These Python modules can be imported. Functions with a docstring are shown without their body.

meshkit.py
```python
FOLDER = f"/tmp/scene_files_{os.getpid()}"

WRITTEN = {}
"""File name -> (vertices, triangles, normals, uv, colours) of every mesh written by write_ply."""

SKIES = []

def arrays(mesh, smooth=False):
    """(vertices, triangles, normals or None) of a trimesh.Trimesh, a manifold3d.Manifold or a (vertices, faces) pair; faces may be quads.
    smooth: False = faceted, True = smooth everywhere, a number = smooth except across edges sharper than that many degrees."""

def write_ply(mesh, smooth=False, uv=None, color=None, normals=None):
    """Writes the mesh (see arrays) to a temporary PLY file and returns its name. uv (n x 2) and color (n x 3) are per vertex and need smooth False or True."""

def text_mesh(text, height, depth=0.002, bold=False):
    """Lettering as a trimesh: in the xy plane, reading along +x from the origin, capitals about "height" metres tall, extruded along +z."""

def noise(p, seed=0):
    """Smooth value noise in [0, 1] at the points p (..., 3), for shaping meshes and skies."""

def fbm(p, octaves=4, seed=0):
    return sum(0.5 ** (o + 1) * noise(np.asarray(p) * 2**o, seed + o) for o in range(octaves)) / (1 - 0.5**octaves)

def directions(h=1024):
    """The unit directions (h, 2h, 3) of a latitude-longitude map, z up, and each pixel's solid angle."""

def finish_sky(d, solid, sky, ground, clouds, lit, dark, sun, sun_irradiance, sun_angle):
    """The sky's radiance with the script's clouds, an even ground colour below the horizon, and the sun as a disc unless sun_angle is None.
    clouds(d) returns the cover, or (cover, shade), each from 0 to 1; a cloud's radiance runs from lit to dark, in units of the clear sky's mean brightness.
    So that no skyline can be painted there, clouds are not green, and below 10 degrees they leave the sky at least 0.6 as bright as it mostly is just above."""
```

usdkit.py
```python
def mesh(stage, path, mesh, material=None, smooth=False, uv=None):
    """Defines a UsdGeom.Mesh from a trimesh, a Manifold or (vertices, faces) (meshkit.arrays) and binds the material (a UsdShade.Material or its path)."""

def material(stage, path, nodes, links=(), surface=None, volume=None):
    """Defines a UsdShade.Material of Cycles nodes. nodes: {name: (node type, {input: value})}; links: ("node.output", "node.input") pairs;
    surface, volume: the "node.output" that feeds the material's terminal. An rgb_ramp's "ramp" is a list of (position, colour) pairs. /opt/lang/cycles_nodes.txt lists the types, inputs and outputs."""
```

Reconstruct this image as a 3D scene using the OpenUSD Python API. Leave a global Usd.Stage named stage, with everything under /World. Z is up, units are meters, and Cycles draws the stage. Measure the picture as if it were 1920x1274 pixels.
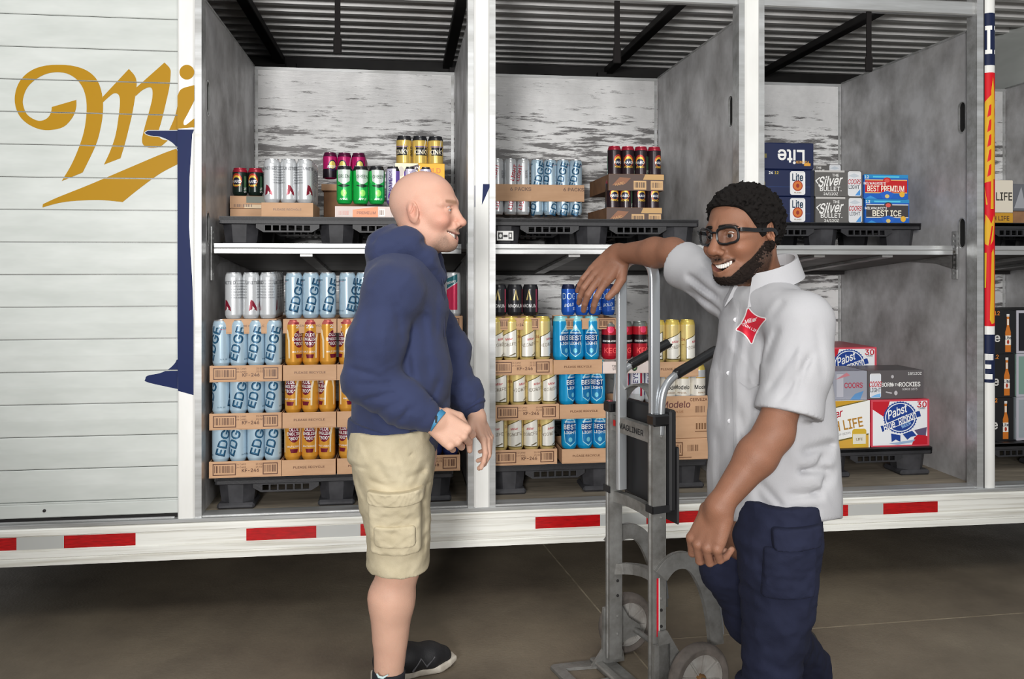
import math, random
import numpy as np, trimesh, usdkit, meshkit
import manifold3d as mf
from pxr import Usd, UsdGeom, UsdLux, UsdShade, Sdf, Gf, Vt
from shapely.geometry import Polygon, LineString, Point, box as sbox
from shapely import affinity, union_all

stage = Usd.Stage.CreateInMemory()
UsdGeom.SetStageUpAxis(stage, UsdGeom.Tokens.z)
UsdGeom.Xform.Define(stage, '/World')
UsdGeom.Scope.Define(stage, '/World/Looks')

# ---------------------------------------------------------------- camera, ambient light, flash, exposure
EYE, F, HOR = 1.36, 1560.0, 500.0             # eye height, focal length in pixels of the 1920 frame, horizon row
DZ = 0.055                                    # the truck's own heights are measured from this far below the floor
cam = UsdGeom.Camera.Define(stage, '/World/camera')
cam.CreateHorizontalApertureAttr(36.0)
cam.CreateFocalLengthAttr(36.0 * F / 1920)
cam.CreateVerticalApertureOffsetAttr(-36.0 * (637 - HOR) / 1920)
cam.CreateExposureAttr(0.06)
cam.AddTranslateOp().Set((0, 0, EYE))
cam.AddRotateXOp().Set(90)

def srgb(r, g, b):
    return tuple(float((c / 12.92) if c <= 0.04045 else ((c + 0.055) / 1.055) ** 2.4) for c in (r / 255, g / 255, b / 255))

dome = UsdLux.DomeLight.Define(stage, '/World/ambient_light')
dome.CreateColorAttr((0.95, 0.98, 1.0))
dome.CreateIntensityAttr(0.13)

def aim(light, loc, target):
    d = np.subtract(target, loc); d = d / np.linalg.norm(d)
    z = -d; x = np.cross((0, 0, 1), z); x /= np.linalg.norm(x); y = np.cross(z, x)
    light.AddTransformOp().Set(Gf.Matrix4d(*x, 0, *y, 0, *z, 0, *map(float, loc), 1))
def rect_light(name, loc, target, w, h, power, color=(1, 1, 1)):
    l = UsdLux.RectLight.Define(stage, '/World/' + name)
    l.CreateWidthAttr(w); l.CreateHeightAttr(h); l.CreateIntensityAttr(power); l.CreateColorAttr(color); aim(l, loc, target)
# the photographer's big round flash, its reflector aimed a little upwards
flash = UsdLux.SphereLight.Define(stage, '/World/flash')
flash.CreateRadiusAttr(0.45); flash.CreateIntensityAttr(106.0); flash.CreateColorAttr((1.0, 0.98, 0.955))
shape = UsdLux.ShapingAPI.Apply(flash.GetPrim()); shape.CreateShapingConeAngleAttr(26.0); shape.CreateShapingConeSoftnessAttr(0.4)
aim(flash, (-0.7, -2.6, 1.85), (0.0, 3.4, 2.15))
rect_light('fill_softbox', (2.1, -2.3, 2.0), (-.4, 3.3, 1.4), 1.2, 1.2, 13.0, (1.0, 0.98, 0.955))
rect_light('ceiling_lamp', (.6, -.5, 5.2), (.3, 1.6, 0), 2.4, 1.6, 7.0, (1.0, 0.97, 0.9))

# ---------------------------------------------------------------- naming and tagging
_used = {}
def numbered(parent, name):
    k = (parent, name); n = _used.get(k, 0); _used[k] = n + 1
    return f'{parent}/{name}' if n == 0 else f'{parent}/{name}_{n:03d}'

def tag(p, label=None, cat=None, group=None, kind=None):
    p = p.GetPrim() if hasattr(p, 'GetPrim') else p
    for k, v in (('label', label), ('category', cat), ('group', group), ('kind', kind)):
        if v: p.SetCustomDataByKey(k, v)
    return p

def thing(name, label, cat, loc=(0, 0, 0), rotz=0.0, group=None, kind=None, src=None):
    x = UsdGeom.Xform.Define(stage, numbered('/World', name))
    if src is not None:
        x.GetPrim().GetReferences().AddInternalReference(src.GetPath()); x.GetPrim().SetInstanceable(True)
    if src is None or True:
        x.AddTranslateOp().Set(Gf.Vec3d(*map(float, loc))) if src is None else x.GetPrim().CreateAttribute('xformOp:translate', Sdf.ValueTypeNames.Double3).Set(Gf.Vec3d(*map(float, loc)))
        x.AddRotateZOp().Set(float(rotz)) if src is None else x.GetPrim().CreateAttribute('xformOp:rotateZ', Sdf.ValueTypeNames.Float).Set(float(rotz))
    tag(x, label, cat, group, kind)
    return x.GetPrim()

def put(parent, name, mesh, mat, smooth=False, cols=None, label=None):
    base = '/World' if parent is None else str(parent.GetPath())
    path = numbered(base, name)
    if cols is not None:
        v, f = mesh
        m = usdkit.mesh(stage, path, trimesh.Trimesh(v, f, process=False), mat, smooth=smooth)
        UsdGeom.PrimvarsAPI(m).CreatePrimvar('col', Sdf.ValueTypeNames.Color3fArray, 'vertex').Set(Vt.Vec3fArray.FromNumpy(np.asarray(cols, np.float32)))
    else:
        m = usdkit.mesh(stage, path, mesh, mat, smooth=smooth)
    if label: tag(m, label)
    return m.GetPrim()

# ---------------------------------------------------------------- materials
_mats = {}
def mat(name, color, rough=0.5, metal=0.0, var=0.0, scale=8.0, stretch=(1, 1, 1), bump=0.0, bscale=60.0, dark=None, spec=0.5, coat=0.0, rvar=0.0, detail=6.0, lo=0.3, hi=0.7, sheen=0.0, obj=True):
    """Principled look; colour varied by stretched noise between `color` and `dark`, fine noise bump."""
    if name in _mats: return _mats[name]
    n = {'p': ('principled_bsdf', {'base_color': color, 'roughness': rough, 'metallic': metal, 'specular_ior_level': spec, 'coat_weight': coat, 'sheen_weight': sheen}), 't': ('texture_coordinate', {})}
    L = []
    if var > 0 or dark is not None:
        d = dark if dark is not None else tuple(c * (1 - var) for c in color)
        n['m'] = ('mapping', {'scale': stretch}); L.append(('t.object', 'm.vector'))
        n['n'] = ('noise_texture', {'scale': scale, 'detail': detail, 'roughness': 0.6}); L.append(('m.vector', 'n.vector'))
        n['r'] = ('rgb_ramp', {'ramp': [(lo, d), (hi, color)]}); L += [('n.fac', 'r.fac'), ('r.color', 'p.base_color')]
        if rvar > 0:
            n['rr'] = ('map_range', {'from_min': lo, 'from_max': hi, 'to_min': min(1, rough + rvar), 'to_max': rough}); L += [('n.fac', 'rr.value'), ('rr.result', 'p.roughness')]
    if bump > 0:
        n['bn'] = ('noise_texture', {'scale': bscale, 'detail': 4.0}); L.append(('t.object', 'bn.vector'))
        n['b'] = ('bump', {'strength': 1.0, 'distance': bump}); L += [('bn.fac', 'b.height'), ('b.normal', 'p.normal')]
    _mats[name] = usdkit.material(stage, '/World/Looks/' + name, n, L, surface='p.BSDF')
    return _mats[name]

def printmat(name, rough=0.45, metal=0.0, bump=0.0, bscale=200.0, sheen=0.0, spec=0.5, sss=0.0):
    """Colour read from the mesh's own per-vertex print colours."""
    if name in _mats: return _mats[name]
    n = {'a': ('attribute', {'attribute': 'col'}), 'p': ('principled_bsdf', {'roughness': rough, 'metallic': metal, 'specular_ior_level': spec, 'sheen_weight': sheen})}
    if sss > 0: n['p'][1].update({'subsurface_weight': sss, 'subsurface_scale': 0.006, 'subsurface_radius': (1.0, 0.4, 0.25)})
    L = [('a.color', 'p.base_color')]
    if bump > 0:
        n['t'] = ('texture_coordinate', {}); n['bn'] = ('noise_texture', {'scale': bscale, 'detail': 3.0}); n['b'] = ('bump', {'strength': 1.0, 'distance': bump})
        L += [('t.object', 'bn.vector'), ('bn.fac', 'b.height'), ('b.normal', 'p.normal')]
    _mats[name] = usdkit.material(stage, '/World/Looks/' + name, n, L, surface='p.BSDF')
    return _mats[name]

PRINT = printmat('card_print', 0.42)
CANPRINT = printmat('can_print', 0.3, 0.25)
PAINT = printmat('vinyl_print', 0.5, spec=.2)

# ---------------------------------------------------------------- mesh helpers
def cat(*ms):
    ms = [m for x in ms for m in (x if isinstance(x, (list, tuple)) else [x])]
    return trimesh.util.concatenate(ms)

def bx(x0, x1, y0, y1, z0, z1, b=0.0):
    """Box between corners, edges chamfered by b."""
    if b <= 0:
        m = trimesh.creation.box((x1 - x0, y1 - y0, z1 - z0)); m.apply_translation(((x0 + x1) / 2, (y0 + y1) / 2, (z0 + z1) / 2)); return m
    p = []
    for sx, X in ((1, x0), (-1, x1)):
        for sy, Y in ((1, y0), (-1, y1)):
            for sz, Z in ((1, z0), (-1, z1)):
                p += [(X, Y + sy * b, Z + sz * b), (X + sx * b, Y, Z + sz * b), (X + sx * b, Y + sy * b, Z)]
    return trimesh.convex.convex_hull(np.array(p))

def extr(poly, depth, axis='y'):
    """Extrude a shapely polygon given in (a, b): axis y -> (x, z) plane extruded along +y; x -> (y, z) along +x; z -> (x, y) along +z."""
    gs = getattr(poly, 'geoms', [poly])
    m = cat([trimesh.creation.extrude_polygon(g, depth, engine='earcut') for g in gs if g.area > 1e-9])
    v = m.vertices.copy()
    if axis == 'y':
        m.vertices = np.stack([v[:, 0], v[:, 2], v[:, 1]], 1); m.invert()
    elif axis == 'x':
        m.vertices = np.stack([v[:, 2], v[:, 0], v[:, 1]], 1)
    return m

def lathe(prof, n=32):
    """Closed surface of revolution about z from (radius, z) pairs, bottom to top."""
    return trimesh.creation.revolve(np.array(prof, float), sections=n)

def tube(pts, r, n=12, caps=True, up=None):
    """Round tube along a polyline; r a number or one per point."""
    P = np.asarray(pts, float); R = np.broadcast_to(np.asarray(r, float), (len(P),))
    t = np.gradient(P, axis=0); t /= np.linalg.norm(t, axis=1, keepdims=True)
    a = np.array((0, 0, 1.0)) if up is None else np.array(up, float)
    if abs(a @ t[0]) > 0.95: a = np.array((1.0, 0, 0))
    V = []
    for p, d, rad in zip(P, t, R):
        u = np.cross(a, d); u /= np.linalg.norm(u); w = np.cross(d, u); a = w
        th = np.arange(n) * 2 * np.pi / n
        V.append(p + rad * (np.cos(th)[:, None] * u + np.sin(th)[:, None] * w))
    V = np.concatenate(V); Fs = []
    for i in range(len(P) - 1):
        for j in range(n):
            k = (j + 1) % n; Fs += [(i * n + j, i * n + k, (i + 1) * n + k), (i * n + j, (i + 1) * n + k, (i + 1) * n + j)]
    if caps:
        Fs += [(0, j + 1, j) for j in range(1, n - 1)]; o = (len(P) - 1) * n; Fs += [(o, o + j, o + j + 1) for j in range(1, n - 1)]
    return trimesh.Trimesh(V, Fs, process=False)

def sweep(prof, pts, nrm, closed=False):
    """Sweep a 2-D outline prof [(a, b)] along pts; a along the given normals nrm (one or per point), b along nrm x tangent."""
    P = np.asarray(pts, float); t = np.gradient(P, axis=0); t /= np.linalg.norm(t, axis=1, keepdims=True)
    N = np.broadcast_to(np.asarray(nrm, float), P.shape); V = []; k = len(prof); pr = np.asarray(prof, float)
    for p, d, n in zip(P, t, N):
        n = n - d * (n @ d); n = n / np.linalg.norm(n); b = np.cross(n, d)
        V.append(p + pr[:, :1] * n + pr[:, 1:] * b)
    V = np.concatenate(V); Fs = []
    for i in range(len(P) - 1):
        for j in range(k):
            q = (j + 1) % k; Fs += [(i * k + j, i * k + q, (i + 1) * k + q), (i * k + j, (i + 1) * k + q, (i + 1) * k + j)]
    cv, cf = trimesh.creation.triangulate_polygon(Polygon(pr), engine='earcut')
    if len(cv) == k:
        Fs += [tuple(int(x) for x in f[::-1]) for f in cf] + [tuple(int(x) + (len(P) - 1) * k for x in f) for f in cf]
    m = trimesh.Trimesh(V, Fs, process=False); m.fix_normals(); return m

def moved(m, d=(0, 0, 0), rz=0.0, M=None):
    m = m.copy()
    if M is not None: m.apply_transform(M)
    if rz: m.apply_transform(trimesh.transformations.rotation_matrix(math.radians(rz), (0, 0, 1)))
    m.apply_translation(d); return m

# ---------------------------------------------------------------- flat print: polygons and lettering with their own colours
_tx = {}
def text_tris(text, bold):
    k = (text, bold)
    if k not in _tx:
        m = meshkit.text_mesh(text, 1.0, 0.01, bold)
        t = m.triangles; low = (t[:, :, 2] < 1e-6).all(1)
        t = t[low][:, ::-1, :2].copy(); t[:, :, 0] -= t[:, :, 0].min()
        _tx[k] = t
    return _tx[k]

class Art:
    def __init__(self): self.L = []
    def poly(self, p, col, layer=None):
        p = p if hasattr(p, 'area') else Polygon(p)
        p = p.buffer(0); ts = []
        for g in getattr(p, 'geoms', [p]):
            if g.geom_type == 'Polygon' and g.area > 1e-9:
                v, f = trimesh.creation.triangulate_polygon(g, engine='earcut'); ts.append(v[f])
        if ts: self.L.append((np.concatenate(ts), col, len(self.L) if layer is None else layer))
        return self
    def rect(self, x0, x1, y0, y1, col, layer=None): return self.poly(sbox(x0, y0, x1, y1), col, layer)
    def disc(self, x, y, rx, ry, col, layer=None): return self.poly(affinity.translate(affinity.scale(Point(0, 0).buffer(1, 10), rx, ry), x, y), col, layer)
    def frame(self, x0, x1, y0, y1, w, col, layer=None): return self.poly(sbox(x0, y0, x1, y1).difference(sbox(x0 + w, y0 + w, x1 - w, y1 - w)), col, layer)
    def line(self, pts, w, col, layer=None): return self.poly(LineString(pts).buffer(w / 2, 3), col, layer)
    def text(self, s, h, x, y, col, bold=True, shear=0.0, rot=0.0, anchor='c', wide=1.0, layer=None, clip=None):
        t = text_tris(s, bold) * (h * wide, h); w = t[:, :, 0].max()
        t = t - ((w / 2 if anchor == 'c' else 0 if anchor == 'l' else w), h / 2)
        t[:, :, 0] += shear * t[:, :, 1]
        a = math.radians(rot); R = np.array(((math.cos(a), -math.sin(a)), (math.sin(a), math.cos(a))))
        t = t @ R.T + (x, y)
        if clip is not None: t = t[(t[:, :, 0] > clip[0]).all(1) & (t[:, :, 0] < clip[1]).all(1)]
        if len(t): self.L.append((t, col, len(self.L) if layer is None else layer))
        return self
    def barcode(self, x0, x1, y0, y1, col, paper=None, n=14, seed=1, border=True):
        r = random.Random(seed)
        if paper: self.rect(x0, x1, y0, y1, paper)
        if border: self.frame(x0, x1, y0, y1, (y1 - y0) * .08, col)
        w = (x1 - x0) * .84 / n
        self.poly(union_all([sbox(x0 + (x1 - x0) * .08 + i * w, y0 + (y1 - y0) * .22, x0 + (x1 - x0) * .08 + i * w + w * r.choice((.3, .5, .7)), y1 - (y1 - y0) * .18) for i in range(n)]), col)
        return self
    def flat(self, eps=0.0004):
        """In the xz plane, facing -y, every layer a hair in front of the one before."""
        V, C = [], []
        for t, c, l in self.L:
            p = t.reshape(-1, 2); V.append(np.stack([p[:, 0], np.full(len(p), -eps * (1 + l * .25)), p[:, 1]], 1)); C.append(np.tile(c, (len(p), 1)))
        V = np.concatenate(V); f = np.arange(len(V)).reshape(-1, 3)
        e = V[f]; back = np.cross(e[:, 1] - e[:, 0], e[:, 2] - e[:, 0])[:, 1] > 0; f[back] = f[back][:, ::-1]
        return (V, f), np.concatenate(C)
    def wrap(self, r, edge=0.0065, eps=0.00025):
        V, C = [], []
        for t, c, l in self.L:
            v, f = trimesh.remesh.subdivide_to_size(np.c_[t.reshape(-1, 2), np.zeros(len(t) * 3)], np.arange(len(t) * 3).reshape(-1, 3), edge)
            p = v[f].reshape(-1, 3); a = p[:, 0] / r; R = r + eps * (1 + .3 * l)
            V.append(np.stack([R * np.sin(a), -R * np.cos(a), p[:, 1]], 1)); C.append(np.tile(c, (len(p), 1)))
        V = np.concatenate(V); f = np.arange(len(V)).reshape(-1, 3)
        e = V[f]; n = np.cross(e[:, 1] - e[:, 0], e[:, 2] - e[:, 0]); inward = (n[:, :2] * e.mean(1)[:, :2]).sum(1) < 0; f[inward] = f[inward][:, ::-1]
        return (V, f), np.concatenate(C)

def put_art(parent, name, art, material, M=None, wrap=None, eps=0.0004, label=None):
    (v, f), c = art.wrap(wrap) if wrap else art.flat(eps)
    if M is not None: v = v @ np.asarray(M)[:3, :3].T + np.asarray(M)[:3, 3]
    return put(parent, name, (v, f), material, False, c, label)

# ---------------------------------------------------------------- the truck's own frame: u along its side, w into the bays
ANG = math.atan2(0.1297, 0.9916); CA, SA = math.cos(ANG), math.sin(ANG); D0 = 3.32
def T(u, w, z): return (u * CA - w * SA, D0 + u * SA + w * CA, z - DZ)
def U(px, w=0.0):
    t = (px - 960) / F; return (t * (D0 + w * CA) + w * SA) / (CA - t * SA)
def ZP(py, u, w): return EYE + DZ - (py - HOR) * (D0 + u * SA + w * CA) / F
ROT = math.degrees(ANG)
def at(px, py, Y): return np.array(((px - 960) / F * Y, Y, EYE - (py - HOR) / F * Y))
# ================================================================ setting: concrete floor with sawn joints
conc = mat('concrete_floor', srgb(134, 123, 106), 0.42, dark=srgb(96, 86, 74), scale=1.6, detail=9, lo=.32, hi=.68, bump=.0012, bscale=90, rvar=.2)
jointm = mat('joint_filler', srgb(176, 164, 142), .8, dark=srgb(120, 108, 90), scale=12)
floor = put(None, 'floor', bx(-9, 9, -4, 12, -.12, -.0012), jointm); tag(floor, kind='structure')
# two sawn joints: one running away under the truck, one alongside it
J1 = (at(1072, 1085, 3.627)[0], 3.627), (at(1165, 1195, 3.053)[0], 3.053)
def jx(y): return J1[0][0] + (J1[1][0] - J1[0][0]) * (y - J1[0][1]) / (J1[1][1] - J1[0][1])
def jy(x): return 3.2 + .16 * (x - 1.6)
def slab(poly): return extr(Polygon(poly).buffer(-.004, join_style=2), .012, 'z')
xr, xl = 9, -9
def jcross():
    y = 3.4
    for _ in range(30): y = jy(jx(y))
    return jx(y), y
cx, cy = jcross()
for pl in ([(xl, -4), (jx(-4), -4), (jx(12), 12), (xl, 12)], [(jx(-4), -4), (xr, -4), (xr, jy(xr)), (cx, cy)], [(cx, cy), (xr, jy(xr)), (xr, 12), (jx(12), 12)]):
    m = slab(pl); m.apply_translation((0, 0, -.012)); put(floor, 'slab', m, conc)

# ================================================================ the beverage truck
white = mat('truck_white', srgb(208, 212, 209), .32, dark=srgb(190, 195, 191), scale=3, stretch=(1, 1, 4), coat=.25, detail=8)
postw = mat('post_white', srgb(240, 240, 238), .3, dark=srgb(222, 222, 218), scale=5, stretch=(1, 1, .4), coat=.3)
railw = mat('rail_white', srgb(236, 236, 230), .38, dark=srgb(196, 192, 180), scale=7, stretch=(.25, 1, 10), lo=.3, hi=.55)
alu = mat('aluminium', srgb(190, 190, 190), .38, .75, dark=srgb(140, 138, 135), scale=9, stretch=(.3, 1, 3), rvar=.15)
alutrim = mat('aluminium_trim', srgb(205, 207, 208), .35, .55, dark=srgb(160, 160, 158), scale=20, stretch=(.1, 1, 1))
dirt = mat('worn_deck', srgb(150, 140, 124), .8, dark=srgb(104, 96, 84), scale=7, stretch=(.4, 3, 1), bump=.001)
roofm = mat('roof_sheet', srgb(64, 62, 60), .6, .2, dark=srgb(40, 38, 37), scale=3, stretch=(2, .3, 1))
ribm = mat('roof_rib_metal', srgb(240, 240, 240), .4, .0, dark=srgb(190, 188, 185), scale=4, stretch=(.4, 1, 1))
bowm = mat('dark_steel', srgb(40, 38, 38), .6, .2, var=.4, scale=10)
blackm = mat('underbody_black', srgb(14, 13, 13), .8)

def scuffed(name, base, dark, hi=(.36, .46), stretch=(1, 1, 5), scale=4.0, metal=.1, rough=.45, low=0.0):
    """Bare scuffed panel: horizontal scrapes that get denser in the band where loads rub, plus a soft mottling."""
    n = {'p': ('principled_bsdf', {'metallic': metal, 'roughness': rough}), 't': ('texture_coordinate', {}), 's': ('separate_xyz', {}),
         'm': ('mapping', {'scale': (stretch[0], stretch[1], stretch[2])}), 'n': ('noise_texture', {'scale': scale, 'detail': 10.0, 'roughness': .72}),
         'n2': ('noise_texture', {'scale': 1.7, 'detail': 7.0, 'roughness': .65}), 'r2': ('rgb_ramp', {'ramp': [(.3, tuple(c * .62 for c in base)), (.62, base)]}),
         'band': ('rgb_ramp', {'ramp': [(0, (.37,) * 3), (.30, (.42,) * 3), (.45, (.45,) * 3), (.62, (.50,) * 3), (.72, (.515,) * 3), (.80, (.49,) * 3), (.87, (.44,) * 3), (.92, (.38,) * 3), (1, (.36,) * 3)]}),
         'zr': ('map_range', {'from_min': .45, 'from_max': 2.45, 'to_min': 0.0, 'to_max': 1.0}),
         'sub': ('math', {'math_type': 'subtract'}), 'mr': ('map_range', {'from_min': -.035 + low, 'from_max': .04 + low, 'to_min': 1.0, 'to_max': 0.0, 'clamp': True}),
         'mix': ('mix_color', {'b': dark}), 'bn': ('bump', {'strength': 1.0, 'distance': .0015})}
    L = [('t.object', 'm.vector'), ('m.vector', 'n.vector'), ('t.object', 'n2.vector'), ('n2.fac', 'r2.fac'), ('t.object', 's.vector'), ('s.z', 'zr.value'), ('zr.result', 'band.fac'),
         ('n.fac', 'sub.value1'), ('band.color', 'sub.value2'), ('sub.value', 'mr.value'), ('mr.result', 'mix.fac'), ('r2.color', 'mix.a'), ('mix.result', 'p.base_color'), ('n.fac', 'bn.height'), ('bn.normal', 'p.normal')]
    return usdkit.material(stage, '/World/Looks/' + name, n, L, surface='p.BSDF')
backm = scuffed('bay_back_panel', srgb(238, 238, 238), srgb(104, 102, 102), stretch=(1.3, 1, 10))
sidem = mat('bay_side_panel', srgb(206, 206, 208), .42, .2, dark=srgb(146, 144, 143), scale=4.5, stretch=(1, 1.2, 1), detail=10, lo=.28, hi=.66, bump=.0008, bscale=30, rvar=.2)

truck = thing('delivery_truck', 'white side-loading drinks truck with open bays and gold and navy lettering', 'truck', (0, D0, -DZ), ROT)
def tp(name, m, material, smooth=False, parent=None, label=None): return put(parent or truck, name, m, material, smooth, label=label)
FL, RT = .462, 2.85                                    # bay floor height, roof height
u_lo, u_hi, DEP, FARW = -2.36, 3.12, 1.17, 2.36
POSTS = [-2.35, -1.245, -.122, 1.0]                    # flat posts (centre), then the round pole at 2.08 and one more post off to the right
# rail along the bottom: an extrusion with shallow grooves
rp = [(-.03, .312), (-.03, .336), (-.026, .339), (-.03, .342), (-.03, .366), (-.024, .369), (-.024, .42), (-.03, .423), (-.03, .442), (-.026, .447), (.06, .447), (.06, .312)]
tp('side_rail', moved(extr(Polygon(rp), u_hi - u_lo, 'x'), (u_lo, 0, 0)), railw)
tp('rail_lip', bx(u_lo, u_hi, -.02, .06, .4475, .4615, .002), alutrim)
redt = mat('reflective_red', srgb(196, 10, 18), .3, dark=srgb(150, 6, 12), scale=30, stretch=(1, 1, 6), coat=.4)
silt = mat('reflective_silver', srgb(205, 207, 205), .28, .3)
def pxs(a, b): return U(a, -.025), U(b, -.025)
for a, b, k in ((-40, 31, 0), (31, 120, 1), (120, 254, 0), (462, 593, 0), (593, 676, 1), (676, 806, 0), (1004, 1125, 0), (1125, 1212, 1), (1212, 1322, 0), (1478, 1590, 0), (1590, 1656, 1), (1656, 1758, 0)):
    x0, x1 = pxs(a, b)
    tp('reflector_tape', bx(x0, x1, -.0255, -.02, .372, .418), silt if k else redt, label='silver segment of reflective tape' if k else 'red segment of reflective tape')
# bay floors and the front threshold strips
for a, b in zip([-2.32, -1.2, -.085, 1.035, 2.11], [-1.29, -.16, .965, 2.05, 3.08]):
    tp('bay_floor', bx(a, b, .075, DEP, .40, FL), dirt)
    tp('threshold_strip', bx(a, b, .004, .072, .448, FL + .004, .002), alutrim)
tp('underbody', cat(bx(u_lo, u_hi, .08, FARW, .33, .395), bx(u_lo, u_hi, .5, .58, .24, .33), bx(u_lo, u_hi, 1.8, 1.88, .24, .33)), blackm)
tp('far_side', bx(u_lo, u_hi, FARW, FARW + .03, .1, RT), bowm)
tp('end_wall', bx(u_lo - .03, u_lo, -.01, FARW, .31, RT + .05), white); tp('end_wall', bx(u_hi, u_hi + .03, -.01, FARW, .31, RT + .05), white)
# posts and the aluminium door tracks next to them
for i, p in enumerate(POSTS):
    tp('post', bx(p - .031, p + .031, -.014, .05, .447, RT, .006), postw)
    for s in ((1,) if i < 2 else (-1, 1)):
        m = extr(Polygon([(0, -.006), (.024, -.006), (.024, .06), (.0205, .06), (.0205, 0), (.003, 0), (.003, .06), (0, .06)]), RT - .45, 'z')
        if s < 0: m.apply_scale((-1, 1, 1)); m.invert()
        tp('door_track', moved(m, (p + s * .0312, 0, .45)), alutrim)
tp('door_track', moved(extr(Polygon([(-.03, -.006), (0, -.006), (0, .06), (-.03, .06)]), RT - .45, 'z'), (2.045, 0, .45)), alutrim)
tp('door_track', bx(2.045, 2.052, -.003, .05, .45, RT), bowm)
# round pole with its printed wrap
PU, PR = 2.081, .0285
pole = tp('round_pole', moved(lathe([(0, .447), (.034, .447), (.034, .455), (PR, .457), (PR, RT), (0, RT)], 40), (PU, .018, 0)), postw, 40)
def zpole(py): return ZP(py, PU, -.01)
nv, rd, gd, wh = srgb(24, 34, 66), srgb(206, 16, 30), srgb(214, 165, 36), srgb(238, 238, 236)
A = Art(); R2 = math.pi * PR
def band(y0, y1, c, x0=-R2, x1=R2): A.rect(x0, x1, zpole(y1), zpole(y0), c, 0)
band(24, 122, nv); band(136, 612, rd); band(628, 718, nv)
for c in (-.5, 1.5):
    o = c * .02
    A.rect(o + -.004, o + .008, zpole(97), zpole(48), wh, 1); A.rect(o - .012, o + .016, zpole(56), zpole(48), wh, 1); A.rect(o - .012, o + .016, zpole(101), zpole(93), wh, 1)
zz = zpole
for q in range(5):                                      # leaves of the gold ornament up the red field
    y = 190 + q * 28
    A.poly([(-.036, zz(y + 42)), (-.022, zz(y)), (.014, zz(y - 18)), (.024, zz(y + 8)), (.0, zz(y + 38))], gd, 1)
    A.poly([(-.014, zz(y + 30)), (-.006, zz(y + 8)), (.004, zz(y + 4)), (.0, zz(y + 26))], rd, 2)
A.poly([(.002, zz(336)), (.002, zz(170)), (.010, zz(144)), (.018, zz(170)), (.022, zz(336))], gd, 3)
A.poly([(-.018, zz(384)), (-.024, zz(350)), (-.012, zz(384))], gd, 1); A.poly([(.0, zz(392)), (.002, zz(300)), (.012, zz(300)), (.014, zz(392))], gd, 1)
A.poly([(-.026, zz(440)), (-.02, zz(402)), (-.006, zz(412)), (.002, zz(420)), (.016, zz(404)), (.022, zz(410)), (.012, zz(450)), (-.004, zz(462)), (-.022, zz(458))], gd, 1)
A.poly([(-.012, zz(468)), (.004, zz(424)), (.01, zz(424)), (-.004, zz(470))], rd, 2)
A.poly([(-.004, zz(600)), (.004, zz(474)), (.012, zz(466)), (.018, zz(476)), (.02, zz(606)), (.004, zz(608))], gd, 1); A.poly([(-.026, zz(540)), (-.024, zz(474)), (-.016, zz(474)), (-.018, zz(540))], gd, 1)
for y0, y1, x0, x1 in ((664, 676, -.026, .012), (684, 692, -.026, .002), (702, 712, -.026, .008), (664, 712, -.034, -.022)): A.rect(x0, x1, zz(y1), zz(y0), wh, 1)
ca_, sa_ = math.cos(-.18), math.sin(-.18)
put_art(pole, 'printed_wrap', A, PAINT, np.array([[ca_, -sa_, 0, PU], [sa_, ca_, 0, .018], [0, 0, 1, 0], [0, 0, 0, 1.0]]), wrap=PR, eps=.0004)

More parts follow.
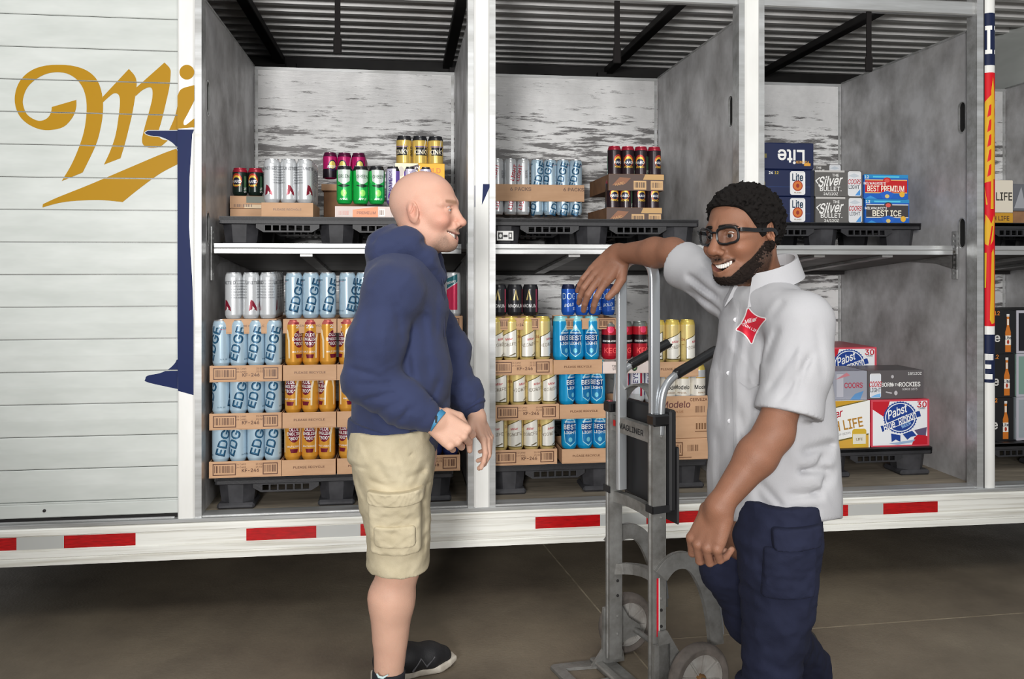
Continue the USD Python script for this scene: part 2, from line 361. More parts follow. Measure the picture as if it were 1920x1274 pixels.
# divider walls: two skins with oval hand holes over a dark core
def skin(slots):
    p = sbox(.05, FL, DEP, 2.452)
    for w, z0, z1 in slots: p = p.difference(LineString([(w, z0 + .022), (w, z1 - .022)]).buffer(.022, 8))
    return p
def rim(w, z0, z1):
    l = LineString([(w, z0 + .022), (w, z1 - .022)]); return l.buffer(.027, 8).difference(l.buffer(.0215, 8))
SL = [(.135, 2.015, 2.15), (.135, 1.5, 1.63)]
for i, (a, b) in enumerate(((-2.38, -2.32), (-1.265, -1.198), (-.157, -.088), (.966, 1.034), (2.046, 2.112), (3.07, 3.11))):
    for x in (a, b - .006):
        w = tp('divider_skin', moved(extr(skin(SL), .006, 'x'), (x, 0, 0)), sidem)
        for s in SL: tp('hand_hole_rim', moved(extr(rim(*s), .008, 'x'), (x - .001, 0, 0)), alutrim, parent=w)
    tp('divider_core', bx(a + .008, b - .008, .054, DEP, FL, 2.45), blackm)
    tp('divider_cap', bx(a - .002, b + .002, .05, DEP, 2.452, 2.462), alutrim)
for a, b in zip([-2.318, -1.197, -.087, 1.035, 2.113], [-1.266, -.158, .965, 2.045, 3.07]):
    tp('back_panel', bx(a, b, DEP, DEP + .012, FL, 2.44), backm)
    tp('back_panel_cap', bx(a, b, DEP - .004, DEP + .012, 2.44, 2.455), alutrim)
    for z in ((1.285,) if a < 2 else ()): tp('back_panel_seam', bx(a, b, DEP - .003, DEP, z, z + .006), alutrim)
    for x in (a + .004, b - .018): tp('corner_angle', cat(bx(x, x + .014, DEP - .003, DEP, FL, 2.44), ), alutrim)
# shelves: lip, plate, braces below, slotted standards
deckm = mat('shelf_plate', srgb(96, 92, 88), .5, .4, dark=srgb(58, 54, 50), scale=6, stretch=(.4, 2, 1))
for i, (a, b) in enumerate(zip([-1.196, -.086, 1.036, 2.114], [-.16, .964, 2.044, 3.068])):
    s = tp('shelf', bx(a + .004, b - .004, .17, DEP - .004, 1.476, 1.488), deckm)
    lip = [(.15, 1.468), (.15, 1.486), (.146, 1.489), (.15, 1.492), (.15, 1.508), (.165, 1.508), (.165, 1.49), (.185, 1.49), (.185, 1.468)]
    tp('shelf_lip', moved(extr(Polygon(lip), b - a - .05, 'x'), (a + .018, 0, 0)), alutrim, parent=s)
    for f in (.36, .68): tp('brace', moved(extr(Polygon([(.187, 1.475), (1.12, 1.475), (1.12, 1.376), (.187, 1.456)]), .05, 'x'), (a + (b - a) * f - .025, 0, 0)), alu, parent=s)
    tp('rear_support', bx(a + .005, b - .005, DEP - .05, DEP - .006, 1.37, 1.475), bowm, parent=s)
    tp('underside_panel', moved(extr(Polygon([(.187, 1.475), (1.12, 1.475), (1.12, 1.39), (.187, 1.466)]), b - a - .012, 'x'), (a + .006, 0, 0)), deckm, parent=s)
    for e, sg in ((a + .004, 1), (b - .004, -1)):
        br = Polygon([(.155, 1.40), (.155, 1.47), (.4, 1.47), (.9, 1.47), (.9, 1.455), (.3, 1.43)])
        tp('side_bracket', moved(extr(br, .006, 'x'), (e + (0 if sg > 0 else -.006), 0, 0)), alu, parent=s)
        st = sbox(.155, 1.36, .185, 1.575)
        for q in range(8): st = st.difference(sbox(.163, 1.38 + q * .024, .177, 1.391 + q * .024))
        tp('slotted_standard', moved(extr(st, .007, 'x'), (e + (-.001 if sg > 0 else -.006), 0, 0)), alutrim, parent=s)
# roof: sheet, corrugation ribs along the truck, dark bows across it
tp('roof_sheet', bx(u_lo, u_hi, -.02, FARW + .03, RT, RT + .03), roofm)
tp('header', bx(u_lo, u_hi, -.03, .08, 2.79, RT, .005), postw)
for k in range(17):
    w = .12 + k * .138
    tp('roof_rib', moved(extr(Polygon([(w - .03, RT), (w - .02, RT - .05), (w + .02, RT - .05), (w + .03, RT)]), u_hi - u_lo, 'x'), (u_lo, 0, 0)), ribm)
for p in (-1.235, -.135, .985, 2.08):
    tp('roof_bow', bx(p - .03, p + .03, .08, FARW, 2.755, 2.799, .004), bowm)
for p in (-1.16, -.09, .93, 2.05): tp('far_post', bx(p - .03, p + .03, FARW - .05, FARW - .002, 2.0, 2.755), bowm)
# raised doors: their bottom bars just above the picture, each with a pull strap
strapm = mat('door_strap', srgb(30, 28, 28), .9, spec=.1)
for a, b, c in ((-1.19, -.16, -.685), (-.085, .96, .436), (1.04, 2.04, 1.535)):
    tp('raised_door_bar', bx(a, b, .01, .045, 2.5, 2.56, .005), alutrim)
    tp('pull_strap', cat(bx(c - .011, c + .011, .02, .026, 2.245, 2.52), bx(c - .016, c + .016, .017, .029, 2.245, 2.31, .004)), strapm)

# ---------------------------------------------------------------- closed roll-up door with the painted lettering
DU0, DU1, DW = -2.32, -1.2765, .012
door = tp('roll_up_door', bx(DU0, DU1, DW + .014, DW + .03, .47, 2.72), alu)
ZS = [.535 + k * .1213 for k in range(19)]
for z0 in ZS[:-1]:
    pr = [(DW + .013, z0 + .0012), (DW + .002, z0 + .0012), (DW, z0 + .004), (DW - .0012, z0 + .06), (DW, z0 + .117), (DW + .002, z0 + .1201), (DW + .013, z0 + .1201)]
    tp('slat', moved(extr(Polygon(pr), DU1 - DU0, 'x'), (DU0, 0, 0)), white, parent=door)
tp('bottom_bar', cat(bx(DU0, DU1, DW - .006, DW + .012, .478, .528, .003), bx(DU0, DU1, DW - .004, DW + .012, .5285, .5345, .001)), white, parent=door)
tp('bottom_seal', bx(DU0, DU1, DW - .002, DW + .012, .4635, .4775), blackm, parent=door)
bu = U(82, 0); tp('bolt', moved(lathe([(0, 0), (.006, 0), (.005, .004), (0, .005)], 14), (0, 0, 0), M=trimesh.transformations.rotation_matrix(math.pi / 2, (1, 0, 0))).apply_translation((bu, DW - .006, .505)), bowm, parent=door)
gold, navy = srgb(170, 126, 6), srgb(12, 30, 78)
def smooth_poly(pts, n=8):
    """Closed Catmull-Rom curve through the points; a point given with a third value is a sharp corner."""
    P = [p[:2] for p in pts]; K = [len(p) > 2 for p in pts]; out = []
    N = len(P)
    for i in range(N):
        p1, p2 = np.array(P[i], float), np.array(P[(i + 1) % N], float)
        p0 = p1 - (p2 - p1) if K[i] else np.array(P[i - 1], float); p3 = p2 + (p2 - p1) if K[(i + 1) % N] else np.array(P[(i + 2) % N], float)
        for t in np.arange(n) / n:
            out.append(.5 * (2 * p1 + (p2 - p0) * t + (2 * p0 - 5 * p1 + 4 * p2 - p3) * t * t + (3 * p1 - p0 - 3 * p2 + p3) * t ** 3))
    return Polygon(out).buffer(0)
def door_uz(poly, oy=0.0, w=DW): return union_all([Polygon([(U(x / 2.997, w), ZP(y / 2.997 + oy, U(x / 2.997, w), w)) for x, y in g.exterior.coords]) for g in getattr(poly, 'geoms', [poly])])
S = 1
sw = [(430, 562, S), (292, 602, S), (290, 622), (278, 652), (255, 672), (220, 680), (180, 665), (150, 640), (133, 600), (130, 560), (150, 500), (190, 455), (250, 420), (310, 407), (370, 412), (420, 437), (455, 475), (476, 520), (487, 580), (485, 660), (470, 750), (440, 840), (400, 930), (348, 1018, S),
      (465, 970, S), (510, 880), (548, 790), (570, 700), (579, 620), (577, 550), (560, 480), (530, 430), (480, 393), (410, 371), (330, 365), (250, 371), (180, 395), (125, 440), (93, 500), (84, 570), (104, 640), (150, 692), (220, 726), (290, 731), (360, 712), (408, 660), (428, 606)]
n1 = [(578, 545, S), (725, 388, S), (758, 428), (768, 470), (760, 545), (740, 655), (710, 780), (678, 890, S), (585, 926, S), (620, 850), (650, 760), (668, 650), (675, 570), (666, 532), (640, 526), (610, 548), (577, 578, S)]
n2 = [(764, 495, S), (925, 352, S), (955, 385), (959, 420), (950, 500), (930, 590), (905, 690), (890, 748), (905, 780), (944, 790, S), (900, 824), (850, 832), (812, 820), (799, 790), (810, 730), (835, 640), (855, 560), (857, 508), (840, 491), (800, 508), (762, 542, S)]
ii = [(950, 735, S), (985, 650), (1008, 545, S), (1032, 508), (1104, 486, S), (1104, 560), (1068, 640), (1042, 690), (1052, 710), (1104, 670, S), (1104, 722, S)]
un = [(240, 1166, S), (242, 1148, S), (330, 1108), (500, 1040), (700, 955), (900, 870), (1002, 832, S), (1002, 922, S), (900, 976), (800, 1048), (690, 1136, S), (560, 1125), (420, 1130), (330, 1142)]
golds = union_all([smooth_poly(q) for q in (sw, n1, n2, ii, un)] + [Point(1060, 415).buffer(41, 16)])
navys = smooth_poly([(816, 748), (832, 735, S), (1100, 735, S), (1090, 760, S), (1075, 1000, S), (1072, 1300, S), (1003, 1300, S), (1002, 850, S), (985, 818), (950, 790), (900, 769), (845, 762)])
golds = golds.difference(navys.buffer(4))
navy2 = union_all([smooth_poly([(818, 856), (832, 838), (900, 824), (950, 800), (982, 770), (994, 748, S), (1000, 748, S), (1000, 914, S), (832, 876)]), Polygon([(1003, 0), (1072, 0), (1090, 300), (1097, 520), (1097, 942), (1010, 918)])])
G, N = door_uz(golds), union_all([door_uz(navys), door_uz(navy2, 425)])
slats = union_all([sbox(DU0, z + .0025, DU1 - .001, z + .119) for z in ZS])
A = Art(); A.poly(G.intersection(slats), gold, 0); A.poly(N.intersection(slats), navy, 0)
put_art(door, 'lettering', A, PAINT, np.array([[1, 0, 0, 0], [0, 1, 0, DW - .0012], [0, 0, 1, 0], [0, 0, 0, 1.0]]), label='gold and navy painted lettering')
pst = sbox(-1.2755, .5, -1.2145, 2.7)
PM = np.array([[1, 0, 0, 0], [0, 1, 0, -.0142], [0, 0, 1, 0], [0, 0, 0, 1.0]])
A = Art(); A.poly(G.intersection(pst), gold, 0); A.poly(N.intersection(pst), navy, 0)
put_art(truck, 'post_lettering', A, PAINT, PM, label='gold and navy lettering that runs on across the first post')
A = Art(); A.poly([(U(905, 0), ZP(346, -.11, 0)), (-.0915, ZP(346, -.1, 0)), (-.0915, ZP(352, -.1, 0)), (U(903, 0), ZP(385, -.11, 0))], navy, 0)
put_art(truck, 'post_lettering', A, PAINT, PM, label='navy corner of a letter on the second post')
A = Art(); A.rect(-.151, -.149, ZP(389, -.12, 0), ZP(349, -.12, 0), navy, 0)
put_art(truck, 'post_lettering', A, PAINT, PM)
# ================================================================ pallets
pm = mat('black_plastic', srgb(44, 44, 48), .5, dark=srgb(30, 30, 33), scale=9, bump=.0006, bscale=120)
pmd = mat('dusty_plastic', srgb(62, 62, 66), .6, dark=srgb(38, 38, 42), scale=14)
stick = printmat('sticker_print', .5)
PW, PD, PH = .93, .93, .13
_pallet = []
def foot(x, y):
    p = [(.001, .022), (.062, .022), (.066, .05), (.072, .104), (.001, .104)]
    m = lathe(p, 8); m.apply_transform(trimesh.transformations.rotation_matrix(math.pi / 8, (0, 0, 1))); m.apply_scale((1.08, 1.08, 1))
    b = bx(-.072, .072, -.072, .072, 0, .024, .008)
    return moved(cat(m, b), (x, y, 0))
def pallet(u, w, z, label):
    loc = T(u, w, z)
    if _pallet: return thing('plastic_pallet', label, 'pallet', loc, ROT, 'black plastic pallets in the truck bays', src=_pallet[0])
    t = thing('plastic_pallet', label, 'pallet', loc, ROT, 'black plastic pallets in the truck bays'); _pallet.append(t)
    deck = sbox(0, 0, PW, PD)
    for i in range(9):
        for j in range(9):
            deck = deck.difference(sbox(.03 + i * .098, .03 + j * .098, .03 + i * .098 + .07, .03 + j * .098 + .07))
    put(t, 'deck', cat(moved(extr(deck, .016, 'z'), (0, 0, .114)), bx(0, PW, 0, .012, .098, .13, .003), bx(0, PW, PD - .012, PD, .098, .13, .003), bx(0, .012, 0, PD, .098, .13, .003), bx(PW - .012, PW, 0, PD, .098, .13, .003)), pm)
    for i in range(3):
        for j in range(3): put(t, 'foot', foot(.078 + i * .387, .078 + j * .387), pmd if j == 0 else pm)
    for j in range(3):
        for i in range(2):
            a, b = .145 + i * .387, .145 + i * .387 + .253; y = .006 + j * .459
            pl = Polygon([(a, .1), (a, .084), (a + .03, .066), (b - .03, .066), (b, .084), (b, .1)])
            for q in range(6): pl = pl.difference(sbox(a + .036 + q * .031, .073, a + .036 + q * .031 + .024, .094))
            put(t, 'lattice_web', moved(extr(pl, .008, 'y'), (0, y - .004, 0)), pm)
    return t
def pallet_sticker(t):
    t.SetInstanceable(False)
    A = Art(); A.rect(.045, .115, .036, .076, wh); A.rect(.05, .07, .042, .07, srgb(40, 40, 40)); A.disc(.06, .056, .006, .008, wh); A.rect(.072, .09, .05, .06, srgb(60, 60, 60)); A.rect(.094, .11, .042, .07, srgb(90, 90, 90)); A.rect(.098, .106, .05, .064, wh)
    put_art(t, 'sticker', A, stick, np.array([[1, 0, 0, 0], [0, 1, 0, -.0005], [0, 0, 1, 0], [0, 0, 0, 1.0]]))
SH = 1.489
pallet(-1.16, .075, FL, 'black plastic pallet on the bay floor behind the man in the hoodie')
pallet(-1.17, .2, SH, 'black plastic pallet on the shelf behind the bald head')
pallet(-.07, .14, FL, 'black plastic pallet on the bay floor behind the hand truck')
pallet_sticker(pallet(-.083, .2, SH, 'black plastic pallet on the middle shelf above the resting forearm'))
pallet(1.05, .33, SH, 'black plastic pallet on the shelf behind the man with glasses')
pallet(1.035, .225, FL, 'black plastic pallet under the blue and white ribbon cartons')
pallet(2.14, .25, FL, 'black plastic pallet in the dark bay beyond the round pole')
pallet(2.14, .25, SH, 'black plastic pallet on the shelf beyond the round pole')
PB, PT = FL + PH, SH + PH

# ================================================================ cans
kraft = mat('kraft_card', srgb(206, 166, 132), .75, dark=srgb(186, 146, 112), scale=14, stretch=(.3, 1, 1))
kraft2 = mat('kraft_card_dark', srgb(150, 110, 76), .75, dark=srgb(120, 86, 60), scale=14)
orangec = mat('orange_card', srgb(252, 182, 44), .55)
pinkc = mat('pale_card', srgb(232, 220, 216), .6, dark=srgb(214, 196, 190), scale=6)
def metalpaint(n, c, m=.45, r=.26): return mat('can_' + n, c, r, m * .55)
lidm = mat('can_lid', srgb(206, 208, 210), .28, .8)
GR, DK = srgb(120, 122, 128), srgb(26, 26, 30)
def twice(f, r):
    A = Art()
    for o in (0, math.pi * r * .999): f(A, o)
    return A
def art_edge(A, o, r, h):
    A.text('EDGE', .036, o + .002, h * .5, srgb(24, 62, 92), rot=74, shear=0, wide=1.05)
    A.text('EDGE', .030, o + .002, h * .5, srgb(52, 104, 138), rot=74, wide=1.2, bold=False)
    A.rect(o + .03, o + .06, h * .80, h * .806, srgb(200, 70, 90)); A.text('BOLD LAGER', .006, o + .045, h * .835, srgb(40, 90, 110))
    A.rect(o + .036, o + .054, h * .3, h * .302, srgb(150, 170, 185)); A.text('24 FL OZ', .005, o + .045, h * .16, srgb(80, 110, 130))
def art_olde(A, o, r, h):
    cr, bg = srgb(244, 228, 196), srgb(112, 20, 44)
    A.poly([(o + .022, .03), (o + .022, .1), (o + .03, .14), (o + .044, .155), (o + .058, .14), (o + .066, .1), (o + .066, .03), (o + .06, .03), (o + .058, .1), (o + .05, .13), (o + .038, .13), (o + .03, .1), (o + .028, .03)], cr)
    A.disc(o, .105, .0235, .034, bg); A.text('OLDE', .0125, o, .122, wh, wide=.9); A.text('ENGLISH', .0115, o, .105, wh, wide=.82); A.text('"800"', .0125, o, .087, wh, wide=.9)
    A.text('24', .013, o, .155, wh, wide=1.4); A.rect(o - .02, o + .02, .166, .171, srgb(150, 40, 60)); A.text('MALT LIQUOR', .006, o, .055, wh)
    A.poly([(o - .012, .03), (o + .012, .03), (o + .016, .045), (o - .016, .045)], bg)
def art_highlife(A, o, r, h):
    q = [(o - .036, .018), (o + .036, .018), (o + .036, h * .72), (o - .036, h * .54)]
    A.poly([(o - .04, .014), (o + .04, .014), (o + .04, h * .745), (o - .04, h * .55)], srgb(96, 84, 40)); A.poly(q, srgb(236, 234, 226))
    A.text('HIGH', .0135, o - .017, h * .36, srgb(120, 108, 92), bold=False, rot=6); A.text('LIFE', .0135, o + .017, h * .385, srgb(120, 108, 92), bold=False, rot=6)
    A.text('Miller', .009, o + .004, h * .5, srgb(190, 60, 70), shear=.3, rot=8); A.poly([(o + .004, .022), (o + .03, .034), (o + .034, .03), (o + .012, .02)], srgb(120, 112, 90))
    A.text('24', .011, o + .052, h * .55, srgb(170, 110, 70)); A.rect(o + .046, o + .058, h * .42, h * .43, srgb(160, 120, 60))
def art_best(A, o, r, h):
    nb = srgb(14, 70, 132)
    A.poly([(o - .024, .03), (o - .028, .06), (o - .026, .1), (o - .018, .125), (o, .135), (o + .018, .125), (o + .026, .1), (o + .028, .06), (o + .024, .03), (o, .012)], srgb(170, 226, 240))
    A.poly([(o - .022, .032), (o - .025, .06), (o - .023, .098), (o - .015, .12), (o, .128), (o + .015, .12), (o + .023, .098), (o + .025, .06), (o + .022, .032), (o, .017)], srgb(26, 120, 180))
    A.rect(o - .027, o + .027, .072, .108, nb); A.text('BEST', .019, o, .093, wh, wide=.92); A.text('LIGHT', .012, o, .07, wh, wide=1.05); A.text("Milwaukee's", .006, o, .115, wh, shear=.3)
    A.poly([(o - .014, .128), (o, .152), (o + .014, .128), (o, .122)], srgb(150, 214, 232)); A.disc(o, .138, .006, .007, srgb(230, 240, 244)); A.disc(o, .04, .008, .01, srgb(120, 200, 222))
def art_silver(A, o, r, h):
    for k in range(7): A.text('MALT BEVERAGE ' + 'ABCDEFG'[k] if k % 2 else 'PREMIUM BREWED', .005, o + .036, h * .82 - k * .011, GR, bold=False)
    A.text('UNITED', .012, o - .01, h * .78, srgb(110, 112, 116)); A.poly([(o - .028, .03), (o - .022, .075), (o - .012, .07), (o + .002, .045), (o + .004, .03), (o - .012, .04)], srgb(128, 24, 46))
    A.poly([(o - .016, .03), (o - .014, .05), (o - .006, .04)], wh)
def art_redtext(A, o, r, h):
    A.text('LIGHT', .02, o, h * .55, srgb(178, 40, 60), rot=76); A.text('BEER', .012, o + .04, h * .5, GR, rot=90); A.rect(o + .028, o + .03, .02, h - .03, srgb(190, 192, 196))
def art_mick(A, o, r, h):
    A.disc(o, h * .55, .024, .03, srgb(190, 60, 40)); A.disc(o, h * .53, .02, .024, srgb(236, 190, 70)); A.disc(o, h * .5, .018, .018, srgb(30, 30, 60)); A.text('HARD', .012, o, h * .5, wh); A.text('PUNCH', .008, o, h * .36, srgb(240, 200, 70)); A.rect(o + .034, o + .046, .02, h * .7, srgb(70, 110, 80)); A.text('5%', .012, o + .04, h * .2, wh, rot=90)
def art_green(A, o, r, h):
    A.poly([(o - .03, h * .9), (o + .03, h * .9), (o + .026, h * .6), (o, h * .5), (o - .026, h * .6)], srgb(206, 218, 210)); A.text('GREEN', .014, o, h * .72, srgb(60, 90, 70), wide=.8); A.poly([(o - .03, h * .48), (o, h * .42), (o + .03, h * .48), (o, h * .52)], srgb(16, 50, 36)); A.disc(o, h * .28, .012, .014, srgb(150, 236, 110)); A.text('APPLE', .008, o, h * .12, wh)
def art_purple(A, o, r, h):
    A.poly([(o - .024, h * .94), (o + .024, h * .94), (o + .02, h * .1), (o - .02, h * .1)], srgb(196, 190, 214)); A.text('BLACK', .012, o, h * .72, srgb(90, 80, 120), rot=90); A.text('GRAPE', .016, o, h * .46, srgb(56, 28, 110), rot=90)
    A.disc(o, h * .2, .012, .014, srgb(120, 50, 170)); A.disc(o + .006, h * .16, .008, .01, srgb(150, 80, 200))
def art_pink(A, o, r, h):
    A.rect(o - math.pi * r / 2, o + math.pi * r / 2, .004, h * .36, srgb(34, 22, 34)); A.disc(o, h * .5, .02, .026, srgb(40, 30, 70)); A.disc(o, h * .52, .015, .018, srgb(230, 210, 110)); A.text('BERRY', .011, o, h * .45, wh, shear=.3); A.poly([(o + .03, .02), (o + .04, h * .8), (o + .046, h * .8), (o + .036, .02)], srgb(230, 180, 210))
def art_gold(A, o, r, h):
    A.rect(o - .026, o + .026, h * .36, h * .62, DK); A.text('KINKY', .018, o, h * .47, srgb(232, 222, 196), wide=.9); A.rect(o - .03, o + .03, h * .63, h * .66, srgb(110, 90, 150)); A.line([(o + .008, h * .5), (o + .018, h * .86)], .003, wh); A.text('GOLD', .011, o + .05, h * .5, srgb(60, 44, 20), rot=90)
def art_magnum(A, o, r, h):
    A.text('MAGNUM', .013, o, h * .32, srgb(206, 206, 206), wide=.85); A.poly([(o - .012, h * .5), (o, h * .85), (o + .012, h * .5)], srgb(190, 170, 110)); A.poly([(o - .005, h * .5), (o, h * .75), (o + .005, h * .5)], DK); A.rect(o + .03, o + .04, .015, h * .85, srgb(150, 60, 80)); A.text('MALT', .008, o + .05, h * .4, srgb(150, 180, 170), rot=90)
def art_dog(A, o, r, h):
    A.text('DOG', .026, o, h * .62, srgb(206, 226, 240), bold=False, wide=.85); A.text('BOLD', .012, o, h * .34, srgb(220, 232, 240), shear=.3, rot=8); A.text('ICE', .012, o + .03, h * .22, srgb(220, 232, 240)); A.rect(o + .04, o + .046, .01, h * .9, srgb(130, 180, 230))
def art_keg(A, o, r, h):
    A.rect(o - math.pi * r / 2, o + math.pi * r / 2, h * .42, h * .66, srgb(30, 14, 20)); A.text('cocos.cocos', .010, o, h * .5, wh, wide=.95); A.text('KEG', .022, o, h * .24, srgb(250, 90, 90)); A.disc(o, h * .8, .014, .014, srgb(226, 60, 100)); A.rect(o + .03, o + .05, h * .04, h * .4, srgb(60, 10, 16))
def art_modelo(A, o, r, h):
    A.rect(o - math.pi * r / 2, o + math.pi * r / 2, h * .2, h * .66, srgb(238, 234, 224)); A.text('Modelo', .0165, o, h * .42, DK, wide=.9); A.rect(o - .03, o + .03, h * .66, h * .69, srgb(200, 160, 70)); A.text('ESPECIAL', .006, o, h * .27, srgb(150, 110, 60))
def art_noir(A, o, r, h):
    A.rect(o - .02, o + .02, .04, .15, srgb(226, 228, 236)); A.text('KEYS', .02, o, .1, srgb(70, 60, 110), rot=90); A.rect(o + .02, o + .03, .03, .16, srgb(176, 30, 60)); A.rect(o - .034, o - .026, .03, .16, srgb(60, 60, 120))
def art_pinkteal(A, o, r, h):
    A.poly([(o - .022, .03), (o + .024, .03), (o + .024, .14), (o - .022, .11)], srgb(206, 40, 84)); A.poly([(o - .022, .115), (o + .024, .145), (o + .024, .175), (o - .022, .155)], srgb(40, 110, 120)); A.text('BERRY', .009, o, .142, wh, rot=14); A.text('24 OZ', .008, o - .04, .08, GR, rot=90)
def art_purplesilver(A, o, r, h): A.text('SMOOTH', .022, o, h * .5, srgb(76, 40, 100), rot=90, wide=.9); A.rect(o + .03, o + .034, .02, h - .03, srgb(130, 100, 150)); A.rect(o - .03, o - .027, .02, h - .03, srgb(130, 100, 150))
def art_navyw(A, o, r, h):
    for k in range(5): A.rect(o - .02, o + .02, .07 + k * .018, .078 + k * .018, srgb(226, 228, 236))
    A.text('COLD', .014, o + .05, .09, wh, rot=90)
_can_kinds = {
    'edge': ('ice-blue can, slanted navy letters', (.033, .1815), metalpaint('ice', srgb(176, 200, 216), .5), None, art_edge),
    'edges': ('short ice-blue can, navy letters', (.033, .157), metalpaint('ice', srgb(176, 200, 216), .5), None, art_edge),
    'edget': ('small ice-blue can, navy letters', (.033, .122), metalpaint('ice', srgb(176, 200, 216), .5), None, art_edge),
    'olde': ('amber can with burgundy shield', (.033, .1815), metalpaint('amber', srgb(214, 152, 56), .5), metalpaint('copper', srgb(190, 96, 88), .6), art_olde),
    'highlife': ('gold can with white label', (.033, .1815), metalpaint('gold', srgb(218, 196, 130), .5), metalpaint('goldrim', srgb(214, 190, 96), .6), art_highlife),
    'best': ('bright blue can with shield', (.033, .1815), metalpaint('azure', srgb(20, 150, 206), .35), metalpaint('tealrim', srgb(150, 214, 222), .5), art_best),
    'silver': ('silver can with grey print', (.033, .1815), metalpaint('silver', srgb(206, 209, 212), .6), None, art_silver),
    'redtext': ('silver can with red lettering', (.033, .157), metalpaint('silver', srgb(206, 209, 212), .6), None, art_redtext),
    'redtexts': ('small silver can with red lettering', (.033, .122), metalpaint('silver', srgb(206, 209, 212), .6), None, art_redtext),
    'mick': ('red-rimmed dark can', (.033, .157), metalpaint('darkwine', srgb(44, 30, 36), .35), metalpaint('redrim', srgb(160, 28, 52), .3), art_mick),
    'micks': ('small red-rimmed green can', (.033, .122), metalpaint('darkgreen', srgb(24, 40, 34), .35), metalpaint('redrim', srgb(170, 28, 52), .3), art_mick),
    'green': ('bright green can, black rim', (.033, .157), metalpaint('green', srgb(20, 168, 72), .35), metalpaint('blackrim', srgb(34, 34, 38), .4), art_green),
    'purple': ('violet can with black rim', (.033, .157), metalpaint('violet', srgb(112, 86, 168), .35), metalpaint('blackrim', srgb(34, 34, 38), .4), art_purple),
    'pink': ('magenta and black can', (.033, .122), metalpaint('magenta', srgb(186, 26, 104), .35), metalpaint('winerim', srgb(90, 20, 60), .4), art_pink),
    'goldk': ('black-labelled gold can', (.033, .13), metalpaint('goldk', srgb(206, 176, 92), .5), metalpaint('blackrim', srgb(34, 34, 38), .4), art_gold),
    'magnum': ('black can with silver lettering', (.033, .13), metalpaint('black', srgb(38, 38, 42), .5), metalpaint('blackrim', srgb(34, 34, 38), .4), art_magnum),
    'dog': ('slim blue can, white letters', (.0285, .13), metalpaint('royal', srgb(30, 84, 178), .4), metalpaint('navyrim', srgb(28, 34, 66), .4), art_dog),
    'keg': ('red and black can', (.033, .157), metalpaint('red', srgb(176, 24, 42), .35), metalpaint('greyrim', srgb(110, 116, 112), .6), art_keg),
    'modelo': ('white can with black lettering', (.033, .157), metalpaint('silver', srgb(206, 209, 212), .6), metalpaint('goldrim', srgb(214, 190, 96), .6), art_modelo),
    'keys': ('white can with red stripe', (.033, .178), metalpaint('silver', srgb(206, 209, 212), .6), None, art_noir),
    'pinkteal': ('silver can, pink and teal label', (.033, .1815), metalpaint('silver', srgb(206, 209, 212), .6), None, art_pinkteal),
    'smooth': ('silver can, upright purple lettering', (.033, .1815), metalpaint('silver', srgb(206, 209, 212), .6), None, art_purplesilver),
    'navyw': ('navy can with white bars', (.033, .1815), metalpaint('navy', srgb(34, 44, 92), .4), None, art_navyw),
}
_cans = {}
def can(kind, loc, label, rz, group):
    desc, (r, h), body, rimm, art = _can_kinds[kind]
    if kind in _cans: return thing('drinks_can', label, 'can', loc, rz, group, src=_cans[kind])
    t = thing('drinks_can', label, 'can', loc, rz, group); _cans[kind] = t
    put(t, 'body', lathe([(0, .004), (r * .68, .004), (r * .74, 0), (r * .82, .001), (r * .97, .012), (r, .017), (r, h - .024), (r * .985, h - .019)], 36), body, 40)
    put(t, 'neck', lathe([(r * .985, h - .019), (r * .94, h - .011), (r * .84, h - .0035)], 36), rimm or body, 40)
    put(t, 'lid', lathe([(r * .84, h - .0035), (r * .85, h), (r * .815, h), (r * .79, h - .006), (0, h - .006)], 36), rimm or lidm, 30)
    A = Art()
    for o in (0, math.pi * r): art(A, o, r, h)
    # keep the print on the straight wall
    A.L = [(t_, c, l) for t_, c, l in A.L]
    put_art(t, 'printed_label', A, CANPRINT, wrap=r)
    return t

